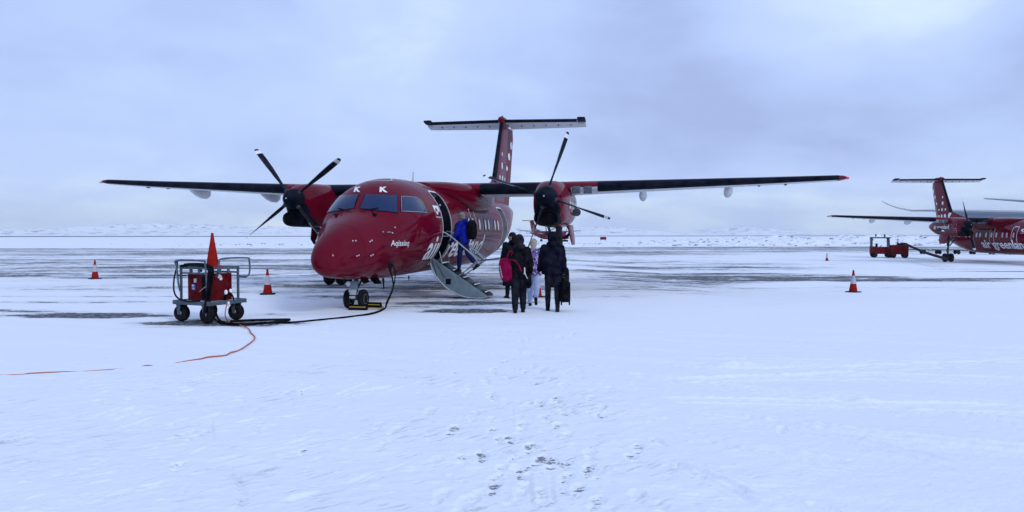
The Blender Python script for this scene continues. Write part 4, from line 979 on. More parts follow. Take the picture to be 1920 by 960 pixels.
# clods of ploughed snow and boulders along the apron edge are one uncountable scatter
q = MB(); rr_ = random.Random(11)
for k in range(420):
    x = rr_.uniform(-70, 130); y = rr_.uniform(150, 200); r_ = rr_.uniform(.12, .42)*(1.3 if x > 25 else .8); z = float(bank_h(np.array([x]), np.array([y]))[0]) if y > 158 else float(gz(x, y))
    z = max(z, float(gz(x, y))); nn_ = 6; rg = []
    for t, kr in ((-.5, .6), (-.1, 1), (.35, .75), (.6, .25)):
        rg.append([(x+r_*kr*math.cos(2*math.pi*i/nn_)*rr_.uniform(.7, 1.5), y+r_*kr*math.sin(2*math.pi*i/nn_)*rr_.uniform(.7, 1.2), z+t*r_) for i in range(nn_)])
    q.rings(rg, m=1 if rr_.random() < .45 else 0)
mrock = mat('boulder_rock', (.12, .125, .15), .8, color2=(.5, .52, .56), vscale=3)
tag(q.build('snow_clods_and_stones', [M['snowcap'], mrock]), kind='stuff', label='scattered snow clods and dark stones along the snowy bank')

# ================================================================= aircraft
T1 = 0.1756
main = make_aircraft('airliner', 'red twin propeller airliner in the centre with open door and airstair down', 'red propeller airliners', (-4.056, 16.087, 0), -T1, True, (3.49, 3.67), (71, 38))
second = make_aircraft('airliner', 'red propeller airliner cut off by the right edge with closed doors', 'red propeller airliners', (36.92, 48.9, -.41), -.112, False, (3.58, 3.58), (74, 14), reg=False)
third = copy_tree(second); third.name = 'airliner'
third['label'] = 'small distant red propeller airliner seen under the engine behind the walking people'
third.location = (18.6, 249.0, -.72); third.rotation_euler = (0, 0, .58)

# ================================================================= people
def ell(mb, c, r, n=14, rot=None):
    c = Vector(c); rg = []
    for i in range(1, n):
        t = math.pi*i/n; ring = []
        for k in range(n+2):
            a = 2*math.pi*k/(n+2); v = Vector((r[0]*math.sin(t)*math.cos(a), r[1]*math.sin(t)*math.sin(a), r[2]*math.cos(t)))
            ring.append(c+(rot @ v if rot is not None else v))
        rg.append(ring)
    mb.rings(rg)
def cap_(mb, p0, r0, p1, r1, n=12):
    p0, p1 = Vector(p0), Vector(p1); u, v, d = basis(p1-p0); rg = []
    for t in (-80, -50, -20): rg.append((p0+d*r0*math.sin(R(t)), r0*math.cos(R(t))))
    rg.append((p0, r0)); rg.append((p1, r1))
    for t in (20, 50, 80): rg.append((p1+d*r1*math.sin(R(t)), r1*math.cos(R(t))))
    mb.rings([[p+(u*math.cos(2*math.pi*k/n)+v*math.sin(2*math.pi*k/n))*r for k in range(n)] for p, r in rg])
def chain(mb, pts):
    for (p0, r0), (p1, r1) in zip(pts[:-1], pts[1:]): cap_(mb, p0, r0, p1, r1)
def coat_rings(mb, L_):
    """ellipse sections (z, half width, half depth, centre x, centre y)"""
    mb.rings([[(cx+rx*math.cos(2*math.pi*k/24), cy+ry*math.sin(2*math.pi*k/24), z) for k in range(24)] for z, rx, ry, cx, cy in L_])
def skin(mb, name, mt, parent, vox=.018, smooth=4, folds=0.0, fscale=9.0, seed=0):
    o = mb.build(name, mt, None, smooth=False)
    m = o.modifiers.new('r', 'REMESH'); m.mode = 'VOXEL'; m.voxel_size = vox; m.use_smooth_shade = True
    s_ = o.modifiers.new('s', 'SMOOTH'); s_.iterations = smooth; s_.factor = .5
    dg = bpy.context.evaluated_depsgraph_get(); dg.update()
    me = bpy.data.meshes.new_from_object(o.evaluated_get(dg)); o.modifiers.clear(); o.data = me; me.name = name; o.parent = parent
    if folds:
        me.calc_loop_triangles(); nrm = [v.normal.copy() for v in me.vertices]
        for v, n_ in zip(me.vertices, nrm):
            p = v.co*fscale+Vector((seed, 0, 0)); k = 1-abs(mnoise.noise(Vector((p.x, p.y, p.z*1.5))))*2.2
            v.co += n_*folds*(k-.3)
    me.shade_smooth(); return o
def hand(mb, wrist, d, side, curl=.8, s_=1.0):
    """palm, four fingers of different lengths curled inwards and a thumb leaving the side of the palm"""
    d = Vector(d).normalized(); back = Vector((side, 0, 0)); fwd = d.cross(back).normalized()
    if fwd.y < 0: fwd = -fwd
    w_ = Vector(wrist); pc = w_+d*.055*s_
    for k in (-1, 0, 1): cap_(mb, w_+fwd*k*.014, .018, w_+d*.085*s_+fwd*k*.024, .015)
    for k, ln in enumerate((.070, .080, .075, .058)):
        b = w_+d*.092*s_+fwd*(.032-.021*k); p = b; a = 0; seg = ln*s_/3
        for j in range(3):
            a += curl*(.45+.25*j); q = p+(d*math.cos(a)-back*math.sin(a))*seg*1.15; cap_(mb, p, .0092-.001*j, q, .0085-.001*j, 8); p = q
    t0 = w_+d*.03*s_+fwd*.028; t1 = t0+(d*.7+fwd*.6-back*.3).normalized()*.038; t2 = t1+(d*.9-back*.5).normalized()*.030
    cap_(mb, t0, .013, t1, .011, 8); cap_(mb, t1, .011, t2, .009, 8)
msk = mat('skin', (.42, .22, .15), .5)
def cloth(name, col, var=.5, col2=None, bump=.25): return mat(name, col, .85, var=var, vscale=8, bump=bump, bscale=45, spec=.02, color2=col2)
c_black = cloth('black_coat_fabric', (.002, .002, .004)); c_navy = cloth('navy_coat_fabric', (.0022, .0026, .009)); c_dark = cloth('dark_trouser_fabric', (.006, .007, .013))
c_blue = cloth('blue_puffer_fabric', (.004, .010, .20), .4); c_bluetr = cloth('navy_trouser_fabric', (.006, .010, .055)); c_jean = cloth('light_blue_denim', (.30, .35, .50), .25)
c_boot = cloth('dark_boot_leather', (.008, .008, .010)); c_hair = cloth('dark_hair', (.010, .008, .008)); c_grey = cloth('grey_hair', (.16, .14, .13), .6); c_wool = cloth('beige_wool', (.34, .29, .25), .3, bump=.9); c_fur = cloth('dark_fur_trim', (.010, .009, .012), .8, bump=1)
c_pink = cloth('pink_bag_fabric', (.17, .002, .034), .3); c_glove = cloth('black_glove', (.006, .006, .008))
mpat = bpy.data.materials.new('purple_white_print'); mpat.use_nodes = True; nt = mpat.node_tree; b = nt.nodes['Principled BSDF']; b.inputs['Roughness'].default_value = .75
t = nt.nodes.new('ShaderNodeTexCoord'); mp = nt.nodes.new('ShaderNodeMapping'); mp.inputs['Scale'].default_value = (17, 17, 10); nt.links.new(t.outputs['Object'], mp.inputs[0])
vo = nt.nodes.new('ShaderNodeTexNoise'); vo.inputs['Scale'].default_value = 1.4; vo.inputs['Detail'].default_value = 3; vo.inputs['Distortion'].default_value = 1.6; nt.links.new(mp.outputs[0], vo.inputs[0])
cr = nt.nodes.new('ShaderNodeValToRGB'); cr.color_ramp.interpolation = 'CONSTANT'; e0 = cr.color_ramp.elements; e0[0].position = 0; e0[0].color = (.014, .006, .06, 1); e0[1].position = .57; e0[1].color = (.55, .50, .66, 1)
for ps, cl in ((.44, (.12, .04, .26, 1)), (.52, (.03, .012, .10, 1)), (.66, (.20, .06, .34, 1))): q_ = e0.new(ps); q_.color = cl
nt.links.new(vo.outputs[0], cr.inputs[0]); nt.links.new(cr.outputs[0], b.inputs['Base Color'])

def person(label, loc, rz, h, hips, knees, coat, coat_mat, trouser_mat, boot_mat, shoulders=.21, arms=None, lean=0.0, head_turn=0.0, headgear='hood', head_mat=None, leg_w=1.0, skirt=None, group=None, hood_mat=None, feet_pitch=(0, 0), folds=.006, glove=True, root_z=None):
    """h = standing height; facing local +y. hips/knees: degrees of swing forward / bend for (left, right)."""
    root = MB(); k = h/1.75; pel = Vector((0, 0, .93*k)); thigh, shin = .43*k, .42*k
    # joints of the legs
    LG = []
    for i, sx in enumerate((-1, 1)):
        a = R(hips[i]); hp = pel+Vector((sx*.095*k, 0, -.04*k)); kn = hp+Vector((sx*.005, math.sin(a), -math.cos(a)))*thigh
        b_ = a-R(knees[i]); an = kn+Vector((0, math.sin(b_), -math.cos(b_)))*shin; LG.append((hp, kn, an, b_))
    low = min(an.z for _, _, an, _ in LG)-.075*k
    off = Vector((0, 0, -low if root_z is None else root_z))
    LG = [(a+off, b_+off, c+off, d) for a, b_, c, d in LG]; pel = pel+off
    ch = pel+Vector((0, math.sin(lean), math.cos(lean)))*.40*k; nk = ch+Vector((0, math.sin(lean), math.cos(lean)))*.13*k; hd = nk+Vector((0, .02+math.sin(lean)*.1, .155*k))
    # body: one continuous surface
    coat_rings(root, [(pel.z-.09*k, .12*k, .09*k, 0, pel.y), (pel.z, .15*k, .10*k, 0, pel.y), (pel.z+.2*k, .125*k, .09*k, 0, pel.y+math.sin(lean)*.2*k), (ch.z-.03*k, .155*k, .10*k, 0, ch.y), (ch.z+.08*k, .14*k, .085*k, 0, ch.y), (ch.z+.13*k, .06*k, .06*k, 0, nk.y)])
    for hp, kn, an, bb in LG:
        chain(root, [(hp, .085*k), (kn, .055*k), ((kn*2+an)/3, .052*k), (an, .037*k)]); ft = an+Vector((0, 0, -.045*k)); cap_(root, ft+Vector((0, -.03, 0)), .03*k, ft+Vector((0, .13*k, -.01)), .028*k)
    cap_(root, nk-Vector((0, 0, .04)), .052*k, hd-Vector((0, .01, .06)), .05*k)
    rt = Matrix.Rotation(head_turn, 3, 'Z')
    ell(root, hd+Vector((0, 0, .015)), (.075*k, .095*k, .105*k), rot=rt); ell(root, hd+rt @ Vector((0, .025, -.055))*k, (.055*k, .062*k, .06*k), rot=rt)
    cap_(root, hd+rt @ Vector((0, .088, .012))*k, .010*k, hd+rt @ Vector((0, .108, -.022))*k, .014*k, 8)
    for sx in (-1, 1): ell(root, hd+rt @ Vector((sx*.078, .0, -.005))*k, (.012*k, .02*k, .03*k), 8, rt)
    cap_(root, hd+rt @ Vector((-.02, .083, -.055))*k, .008, hd+rt @ Vector((.02, .083, -.055))*k, .008, 8)
    AR = []
    for i, sx in enumerate((-1, 1)):
        sw, ab, el_ = (arms or ((8, 8, 12), (8, 8, 12)))[i]
        sh = ch+Vector((sx*.185*k, 0, .07*k)); d1 = Vector((sx*math.sin(R(ab)), math.sin(R(sw))*math.cos(R(ab)), -math.cos(R(sw))*math.cos(R(ab)))); eb = sh+d1*.30*k
        s2 = R(sw+el_); d2_ = Vector((sx*math.sin(R(ab))*.4, math.sin(s2), -math.cos(s2))).normalized(); wr = eb+d2_*.26*k
        chain(root, [(sh, .06*k), (eb, .042*k), (wr, .028*k)]); hand(root, wr, d2_, sx, s_=k); AR.append((sh, eb, wr, d2_))
    o = skin(root, 'person', msk, None, .0105, 2); o.location = loc; o.rotation_euler = (0, 0, rz); tag(o, label, 'person', group)
    # eyes
    for sx in (-1, 1):
        q = MB(); ell(q, hd+rt @ Vector((sx*.031, .086, .014))*k, (.011*k, .008*k, .007*k), 8, rt); q.build('eye', M['black'], o)
    # trousers
    q = MB(); coat_rings(q, [(pel.z-.10*k, .15*k, .115*k, 0, pel.y), (pel.z+.08*k, .155*k, .115*k, 0, pel.y)])
    for hp, kn, an, bb in LG: chain(q, [(hp, .098*k*leg_w), (kn, .070*k*leg_w), ((kn+an)/2, .066*k*leg_w), (an+Vector((0, 0, .02)), .054*k*leg_w)])
    skin(q, 'trousers', trouser_mat, o, .016, 3, .004, 11)
    for i, (hp, kn, an, bb) in enumerate(LG):
        q = MB(); fp = R(feet_pitch[i]); up = Vector((0, math.sin(fp)*-1, math.cos(fp))); fw = Vector((0, math.cos(fp), math.sin(fp)))
        ax_ = -up
        cap_(q, an-ax_*.03*k, .052*k, an+ax_*.03*k, .047*k); cap_(q, an+ax_*.04*k-fw*.035*k, .042*k, an+ax_*.045*k+fw*.12*k, .038*k)
        q.box(an+ax_*.065*k+fw*.045*k, (.085*k, .27*k, .022), Matrix((Vector((1, 0, 0)), fw, up)).transposed())
        skin(q, 'boot', boot_mat, o, .012, 2)
    # coat with sleeves
    q = MB(); hem = coat
    w_ = shoulders*k
    secs = [(pel.z+hem*k, w_*.93+(.04 if hem < -.2 else 0), .165*k, 0, pel.y), (pel.z+.0*k, w_*.92, .165*k, 0, pel.y), (pel.z+.22*k, w_*.90, .165*k, 0, pel.y+math.sin(lean)*.2*k), (ch.z-.02, w_*1.0, .165*k, 0, ch.y), (ch.z+.07*k, w_*.92, .135*k, 0, ch.y), (ch.z+.12*k, w_*.55, .10*k, 0, nk.y), (ch.z+.16*k, .085*k, .085*k, 0, nk.y)]
    coat_rings(q, secs)
    for sh, eb, wr, dd_ in AR: chain(q, [(sh, .092*k), (eb, .078*k), (wr-dd_*.01, .058*k)])
    skin(q, 'coat', coat_mat, o, .017, 5, folds, 8, seed=loc[0])
    if glove:
        for (sh, eb, wr, dd_), sx in zip(AR, (-1, 1)):
            q = MB(); hand(q, wr, dd_, sx, s_=k*1.12); cap_(q, wr-dd_*.03, .036, wr+dd_*.02, .032); skin(q, 'glove', c_glove, o, .0085, 1)
    # head cover
    q = MB()
    if headgear == 'hood':      # hood lying up, with trim
        ell(q, hd+Vector((0, -.02, .02))*k, (.118*k, .13*k, .145*k)); ell(q, hd+Vector((0, -.09, -.12))*k, (.15*k, .085*k, .07*k)); skin(q, 'hood', hood_mat or coat_mat, o, .016, 3, .008, 14)
    elif headgear == 'hooddown':
        ell(q, hd+rt @ Vector((0, -.02, .045))*k, (.092*k, .102*k, .092*k), rot=rt); ell(q, hd+rt @ Vector((0, -.05, -.02))*k, (.085*k, .06*k, .09*k), rot=rt); skin(q, 'hair', head_mat or c_hair, o, .013, 2, .006, 30)
        q = MB(); ell(q, nk+Vector((0, -.09, .0))*k, (.15*k, .08*k, .09*k)); skin(q, 'hood', hood_mat or coat_mat, o, .016, 3, .006, 14)
    elif headgear == 'hat':
        ell(q, hd+rt @ Vector((0, -.01, .055))*k, (.098*k, .108*k, .105*k), rot=rt); ell(q, hd+rt @ Vector((0, -.045, -.01))*k, (.09*k, .065*k, .09*k), rot=rt); skin(q, 'knitted_hat', head_mat, o, .013, 2, .006, 40)
        q = MB(); ell(q, hd+Vector((0, -.055, -.105))*k, (.075*k, .05*k, .07*k)); skin(q, 'hair', head_mat, o, .014, 2, .006, 30)
    return o, dict(AR=AR, pel=pel, ch=ch, nk=nk, hd=hd, LG=LG)

# the group walking to the stairs
person('person in long black coat and dark cap looking left, behind the pink bag carrier', (.0, 20.9, 0), R(25), 1.80, (8, -10), (4, 14), -.62, c_black, c_dark, c_boot, .25, ((10, 8, 20), (4, 8, 10)), head_turn=R(52), headgear='hooddown')
p1, d1_ = person('person in black hooded coat carrying a pink holdall, leftmost of the three walkers', (.16, 17.1, 0), R(4), 1.72, (-4, 8), (5, 6), -.16, c_black, c_dark, c_boot, .265, ((-6, 20, 18), (12, 14, 20)), headgear='hood', hood_mat=c_fur, leg_w=1.22, folds=.010)
p2, d2_ = person('person in purple and white patterned jacket with light blue trousers', (.53, 18.65, 0), R(-6), 1.62, (6, -16), (2, 34), -.14, mpat, c_jean, c_boot, .20, ((14, 8, 40), (10, 8, 40)), headgear='hat', head_mat=c_wool, leg_w=1.14, feet_pitch=(0, -48), folds=.004)
p3, d3_ = person('person in wide dark hooded coat carrying a black suitcase, rightmost walker', (.93, 17.35, 0), R(2), 1.78, (8, -8), (4, 10), -.12, c_navy, c_dark, c_boot, .265, ((6, 14, 30), (4, 12, 6)), headgear='hood', leg_w=.98, folds=.010)
# figure climbing the airstair
ca, sa_ = math.cos(T1), math.sin(T1)
def plane_pt(s_, a, z): return (-4.056+a*sa_+s_*ca, 16.087+a*ca-s_*sa_, z)
L4 = plane_pt(1.80, 5.34, .74)
p4, d4_ = person('person in bright blue puffer jacket climbing the airstair', L4, R(78)-T1, 1.62, (10, -14), (6, 28), -.10, c_blue, c_bluetr, c_boot, .20, ((16, 8, 18), (20, 8, 30)), lean=R(4), head_turn=R(-8), headgear='hooddown', head_mat=c_grey, feet_pitch=(0, -35), leg_w=1.05, folds=.007, hood_mat=c_blue)
p5, d5_ = person('ground worker in yellow vest half hidden behind the landing gear', (1.72, 29.5, float(gz(1.72, 29.5))), R(30), 1.80, (0, 2), (2, 2), -.05, c_dark, c_dark, c_boot, .22, headgear='hooddown')
q = MB(); ch = d5_['ch']; pl_ = d5_['pel']; coat_rings(q, [(pl_.z+.02, .225, .175, 0, 0), (ch.z-.02, .235, .18, 0, 0), (ch.z+.08, .20, .15, 0, 0)]); skin(q, 'vest', M['hivis'], p5, .018, 3, .004)

# bags
def local_of(o, v): return Matrix.Translation(o.location) @ o.rotation_euler.to_matrix().to_4x4() @ Vector(v)
bg_ = empty('sports_bag', (-.145, 17.02, .98), R(-8), label='bright pink holdall with white writing hanging at the hip of a black coat', cat='bag')
q = MB(); rg = []
for t, kx, ky in ((-.30, .35, .4), (-.27, .75, .75), (-.18, .96, 1), (0, 1.02, 1.06), (.16, .95, 1), (.25, .72, .75), (.29, .35, .4)):
    rg.append([(x*kx+t*.06, y*ky, t) for x, y in sell(0, 0, .165, .11, 2.6, 28)])
q.rings(rg); bb = q.build('bag_body', c_pink, bg_, ang=80); bb.rotation_euler = (0, R(-12), 0); bb.scale = (.88, .95, .90)
q = MB(); q.tube([(.02, -.07, .24), (.07, -.08, .34), (.12, -.07, .42), (.15, -.03, .38), (.12, 0, .26)], .014, 8, sub=6); q.build('shoulder_strap', c_pink, bg_)
q = MB(); q.tube([(.10, -.10, .22), (.24, -.14, .20), (.34, -.12, .06), (.38, -.1, -.04)], .014, 8, sub=5); q.build('carry_handle', c_pink, bg_)
me = flat_mesh_from_text('Salming', .085, .002) if False else poly_mesh([])
bm = bmesh.new()
for k in range(7):       # the unreadable white word running up the side of the bag, as letter-sized strokes
    z = -.20+k*.047
    for a, b_ in (((-.128, z), (-.10, z+.012)), ((-.10, z+.012), (-.104, z+.034)), ((-.104, z+.034), (-.128, z+.030))):
        vs = [bm.verts.new((a[0]-.003, -.118, a[1])), bm.verts.new((b_[0]-.003, -.118, b_[1])), bm.verts.new((b_[0]+.003, -.118, b_[1]+.006)), bm.verts.new((a[0]+.003, -.118, a[1]+.006))]; bm.faces.new(vs)
bm.to_mesh(me); bm.free(); o = put(me, 'bag_print', M['white'], bb)
hb = empty('handbag', (.36, 16.98, .78), 0, label='soft black handbag with a pale ribbon hanging behind the black coat', cat='bag')
q = MB(); ell(q, (0, 0, -.04), (.085, .07, .17)); ell(q, (.01, 0, -.12), (.075, .065, .11)); skin(q, 'bag_body', c_black, hb, .013, 3, .006)
q = MB(); q.tube([(-.03, -.03, .10), (-.06, -.05, .30), (-.05, .02, .48)], .010, 6, sub=5); q.build('shoulder_strap', c_black, hb)
mrib = mat('pale_ribbon', (.62, .58, .55), .7)
q = MB(); q.tube([(-.08, -.09, .25), (-.075, -.10, .16), (-.09, -.10, .10)], [.014, .016, .012], 6, sub=4); q.tube([(-.08, -.09, .16), (-.04, -.10, .05), (-.01, -.09, .0)], [.012, .009, .008], 6, sub=4); q.build('ribbon', mrib, hb)
# suitcase carried beside the last walker
wr = d3_['AR'][1][2]; wp = local_of(p3, wr+d3_['AR'][1][3]*.10)
sc_ = empty('suitcase', (1.20, 17.30, .17), R(4), label='black wheeled suitcase held at the side of the rightmost walker', cat='suitcase')
q = MB(); q.box((0, .02, .29), (.235, .42, .47)); q.build('shell', c_black, sc_, bevel=.045, seg=3)
q = MB(); q.box((0, -.20, .27), (.18, .05, .28)); q.build('front_pocket', c_black, sc_, bevel=.02)
q = MB(); q.tube([(-.02, -.06, .50), (-.02, -.06, .60), (-.02, .10, .60), (-.02, .10, .50)], .013, 8); q.build('handle', M['black'], sc_)
for x in (-.09, .09):
    q = MB(); q.cyl((x-.014, -.17, .018), (x+.014, -.17, .018), .024, n=14); q.box((x, -.17, .05), (.035, .03, .04)); q.build('castor', M['tyre'], sc_)
# backpack on the climber
th4 = d4_['ch']; bp0 = local_of(p4, th4+Vector((0, -.28, -.10)))
bk = empty('backpack', bp0, R(78)-T1, label='round black backpack on the blue jacket', cat='backpack')
q = MB(); rg = []
for t, kk in ((-.27, .5), (-.24, .8), (-.12, 1), (.05, 1.02), (.16, .9), (.24, .62), (.27, .3)): rg.append([(x*kk, y*kk-.01, t) for x, y in sell(0, 0, .155, .125, 2.5, 26)])
q.rings(rg); q.build('pack_body', c_black, bk, ang=80)
q = MB(); q.tube([(-.04, .05, .25), (0, .03, .31), (.04, .05, .25)], .010, 6, sub=4); q.build('grab_loop', c_black, bk)
for sx in (-1, 1):
    q = MB(); q.tube([(sx*.09, .12, .20), (sx*.11, .22, .24), (sx*.12, .42, .16), (sx*.13, .44, -.05), (sx*.15, .2, -.18)], .016, 6, sub=4); q.build('shoulder_strap', c_black, bk)

# ================================================================= cones
def cone(label, x, y, z, hgt, plain=False, tilt=0.0, group='traffic cones on the apron'):
    root = empty('traffic_cone', (x, y, z), random.uniform(0, 1), label=label, cat='traffic cone', group=group); root.rotation_euler.x = tilt
    s_ = hgt/.75
    q = MB()
    rg = [[(a*s_, b_*s_, zz*s_) for a, b_ in sell(0, 0, hw, hw, 5, 24)] for zz, hw in ((0, .215), (.022, .215), (.032, .19))]
    q.rings(rg); q.build('base', M['orange'] if plain else M['black'], root)
    q = MB(); Zc = [(.028, .150), (.05, .132), (.29, .094), (.29, .095), (.56, .050), (.56, .049), (.70, .030), (.74, .028), (.75, .020)]
    q.lathe([(r_*s_, zz*s_) for zz, r_ in Zc], (0, 0, 0), (0, 0, 1), 24, mf=(None if plain else lambda i, j: 1 if i in (3,) else 0)); bd = q.build('cone_body', [M['orange'], M['reflect']], root, ang=30)
    if plain is False:
        pass
    return root
cone('striped cone standing alone on the far left', -16.5, 29.9, 0, .75)
cone('striped cone between the power cart and the nose of the airliner', -7.2, 22.25, 0, .75, tilt=R(1))
cone('nearest striped cone on the right, in front of the dark ground patch', 11.5, 25.45, float(gz(11.5, 25.45)), .75)
cone('small striped cone farther back on the right, near the red tug', 25.95, 62.3, float(gz(25.95, 62.3))-.02, .66)
cone('red cone mostly hidden behind the legs of the walkers', .72, 21.3, 0, .70)

# ================================================================= ground power cart
CU, CV = Vector((.891, -.454, 0)), Vector((.454, .891, 0)); ang_c = math.atan2(CU.y, CU.x)
ct = empty('ground_power_cart', (-6.20, 15.50, 0), ang_c, label='grey steel cart with red power box and four rubber wheels, left of the airliner', cat='cart')
q = MB(); W2 = .50; D2 = .46
q.box((0, 0, .405), (2*W2-.02, 2*D2-.02, .02))
for sy in (-1, 1): q.box((0, sy*D2, .40), (2*W2+.05, .045, .085))
for sx in (-1, 1): q.box((sx*W2, 0, .40), (.045, 2*D2-.05, .082))
q.build('platform', M['galv'], ct, bevel=.006)
q = MB(); q.box((.0, .05, .418), (.93, .80, .012)); 
for k in range(10): q.cyl((random.uniform(-.42, .42), random.uniform(-.40, -.3), .41), (random.uniform(-.42, .42)*0+random.uniform(-.4, .4), random.uniform(-.4, -.32), .43), .03, .01, 7)
q.build('snow_layer', M['snowcap'], ct, bevel=.004)
for wx, wy, an_ in ((-.40, -.36, .12), (.36, -.38, .05), (-.38, .34, -.1), (.38, .33, .15)):
    wh = empty('wheel', (wx, wy, .175), an_); wh.parent = ct
    q = MB(); q.lathe([(.075, -.05), (.12, -.068), (.155, -.06), (.172, -.03), (.175, 0), (.172, .03), (.155, .06), (.12, .068), (.075, .05)], (0, 0, 0), (0, 1, 0), 26); q.build('tyre', M['tyre'], wh, ang=50)
    q = MB(); q.lathe([(.0, -.06), (.03, -.075), (.04, -.045), (.07, -.04), (.085, -.05), (.085, .05), (.07, .04), (.04, .045), (.03, .075), (0, .06)], (0, 0, 0), (0, 1, 0), 18); q.build('wheel_rim', M['hub'], wh)
    q = MB(); q.prism([(-.055, .19), (.055, .19), (.022, -.03), (-.022, -.03)], lambda u, v, t: (u, t, v), -.10, -.088); q.prism([(-.055, .19), (.055, .19), (.022, -.03), (-.022, -.03)], lambda u, v, t: (u, t, v), .088, .10); q.box((0, 0, .185), (.12, .21, .02)); q.build('fork', M['galv'], wh)
bx = MB(); bx.box((-.02, .02, .70), (.64, .56, .55)); pb = bx.build('power_box', M['red_matt'], ct, bevel=.012)
q = MB(); q.box((.12, -.263, .70), (.09, .006, .46)); q.build('vent_slot', M['black'], pb)
for k in range(11): pass
q = MB(); q.box((-.12, -.263, .835), (.075, .006, .082)); q.build('rating_plate', M['grey'], pb)
mst = mat('blue_sticker', (.02, .09, .30), .4); q = MB(); q.box((-.17, -.263, .70), (.10, .006, .12)); stk = q.build('sticker', mst, pb)
me = flat_mesh_from_text('air', .062, .002)
xs_ = [v.co.x for v in me.vertices]
for v in me.vertices: x, y = v.co.x, v.co.y; v.co = (-.212+x, -.268, .715+y)
put(me, 'sticker_print', M['white'], stk)
q = MB()
for k in range(3): q.box((-.17+.026*(k-1), -.268, .672), (.016, .003, .032))
q.build('sticker_print', M['reflect'], stk)
q = MB(); q.box((0, .02, .978), (.50, .52, .008)); q.build('snow_layer', M['snowcap'], pb)
q = MB()
for k in range(9):
    a = random.uniform(0, 6.28); r_ = random.uniform(0, .05); q.cyl((.302, -.02+r_*math.cos(a), .90+r_*math.sin(a)), (.309, -.02+r_*math.cos(a), .90+r_*math.sin(a)), random.uniform(.012, .04), n=9)
q.build('snow_splash', M['snowcap'], pb)
# frame
q = MB()
for sx in (-1, 1):
    for sy in (-1, 1):
        q.box((sx*.40, sy*.37, .76), (.04, .04, .68))
for sy in (-1, 1): q.box((0, sy*.37, 1.095), (.84, .042, .05))
for sx in (-1, 1): q.box((sx*.40, 0, 1.093), (.042, .70, .048))
for sy in (-1, 1):
    for sx in (-.12, .12): q.box((sx, sy*.37, 1.03), (.05, .03, .09))
    q.box((0, sy*.37, .99), (.76, .03, .035))
for sx in (-1, 1):
    for sy in (-.12, .12): q.box((sx*.40, sy, 1.03), (.03, .05, .09))
q.box((0, .05, 1.09), (.80, .22, .012))
q.build('frame', M['galv'], ct, bevel=.005)
for nm_, pts in (('handle', [(-.40, -.40, .62), (-.40, -.44, .80), (-.42, -.46, 1.17), (-.36, -.48, 1.245), (.33, -.48, 1.245), (.41, -.47, 1.18), (.40, -.42, .62), (.39, -.41, .45)]),
                 ('handle', [(.42, -.22, .93), (.52, -.26, 1.02), (.56, -.26, 1.20), (.58, -.20, 1.285), (.60, .42, 1.285), (.60, .49, 1.22), (.60, .49, .98), (.58, .42, .90), (.42, .40, .90)]),
                 ('hook', [(-.42, -.2, .93), (-.52, -.32, .93), (-.53, -.36, 1.0), (-.53, -.36, 1.10)])):
    q = MB(); q.tube(pts, .018, 10, sub=5); q.build(nm_, M['galv'], ct)
# cables coiled on the cart
def cable(name, pts, r, mt, label=None, cat=None, parent=None, sub=8, group=None):
    q = MB(); q.tube(pts, r, 8, sub=sub); o = q.build(name, mt, parent)
    if label: tag(o, label, cat, group)
    return o
for pts, r_ in (([(-.44, -.43, 1.12), (-.47, -.45, 1.20), (-.44, -.46, 1.24), (-.41, -.45, 1.20), (-.44, -.44, 1.10), (-.50, -.46, .85), (-.47, -.48, .60), (-.30, -.50, .47), (0, -.50, .44), (.28, -.49, .46)], .017),
                ([(-.36, -.40, 1.13), (-.1, -.42, 1.155), (.2, -.42, 1.15), (.42, -.40, 1.12), (.46, -.42, .95), (.44, -.46, .6), (.42, -.50, .30), (.44, -.55, .10)], .026),
                ([(-.30, -.36, 1.16), (0, -.38, 1.175), (.25, -.36, 1.17), (.45, -.33, 1.10), (.48, -.38, .85), (.47, -.42, .5), (.50, -.46, .22), (.55, -.50, .04)], .026),
                ([(.30, -.40, 1.13), (.44, -.36, 1.0), (.45, -.40, .7), (.43, -.44, .46), (.40, -.49, .38)], .022)):
    cable('coiled_cable', pts, r_, M['cable'], parent=ct)
for k in range(3):
    a = .1*k; cable('coiled_cable', [(.45, -.02+a*.3, .43), (.50, -.08, .52-a*.3), (.52, .02, .57+a*.1), (.52, .12, .50), (.50, .14, .40-a*.2), (.50, .05, .36), (.48, -.05, .40)], .016, M['cable'], parent=ct)
q = MB(); 
for c_, r_ in (((.50, -.04, .60), .035), ((.51, .07, .62), .03), ((.52, .0, .37), .03)): ell(q, c_, (r_, r_, r_*1.6), 8)
q.build('snow_lumps', M['snowcap'], ct)
cable('wire', [(.05, -.30, .62), (.18, -.32, .69), (.30, -.34, .74), (.38, -.38, .74)], .006, M['grey'], parent=ct)
cp = ct.matrix_basis @ Vector((.0, .05, 1.098))
cone('tall plain orange cone standing on top of the power cart', cp.x+.02, cp.y, 1.10, .70, plain=True)
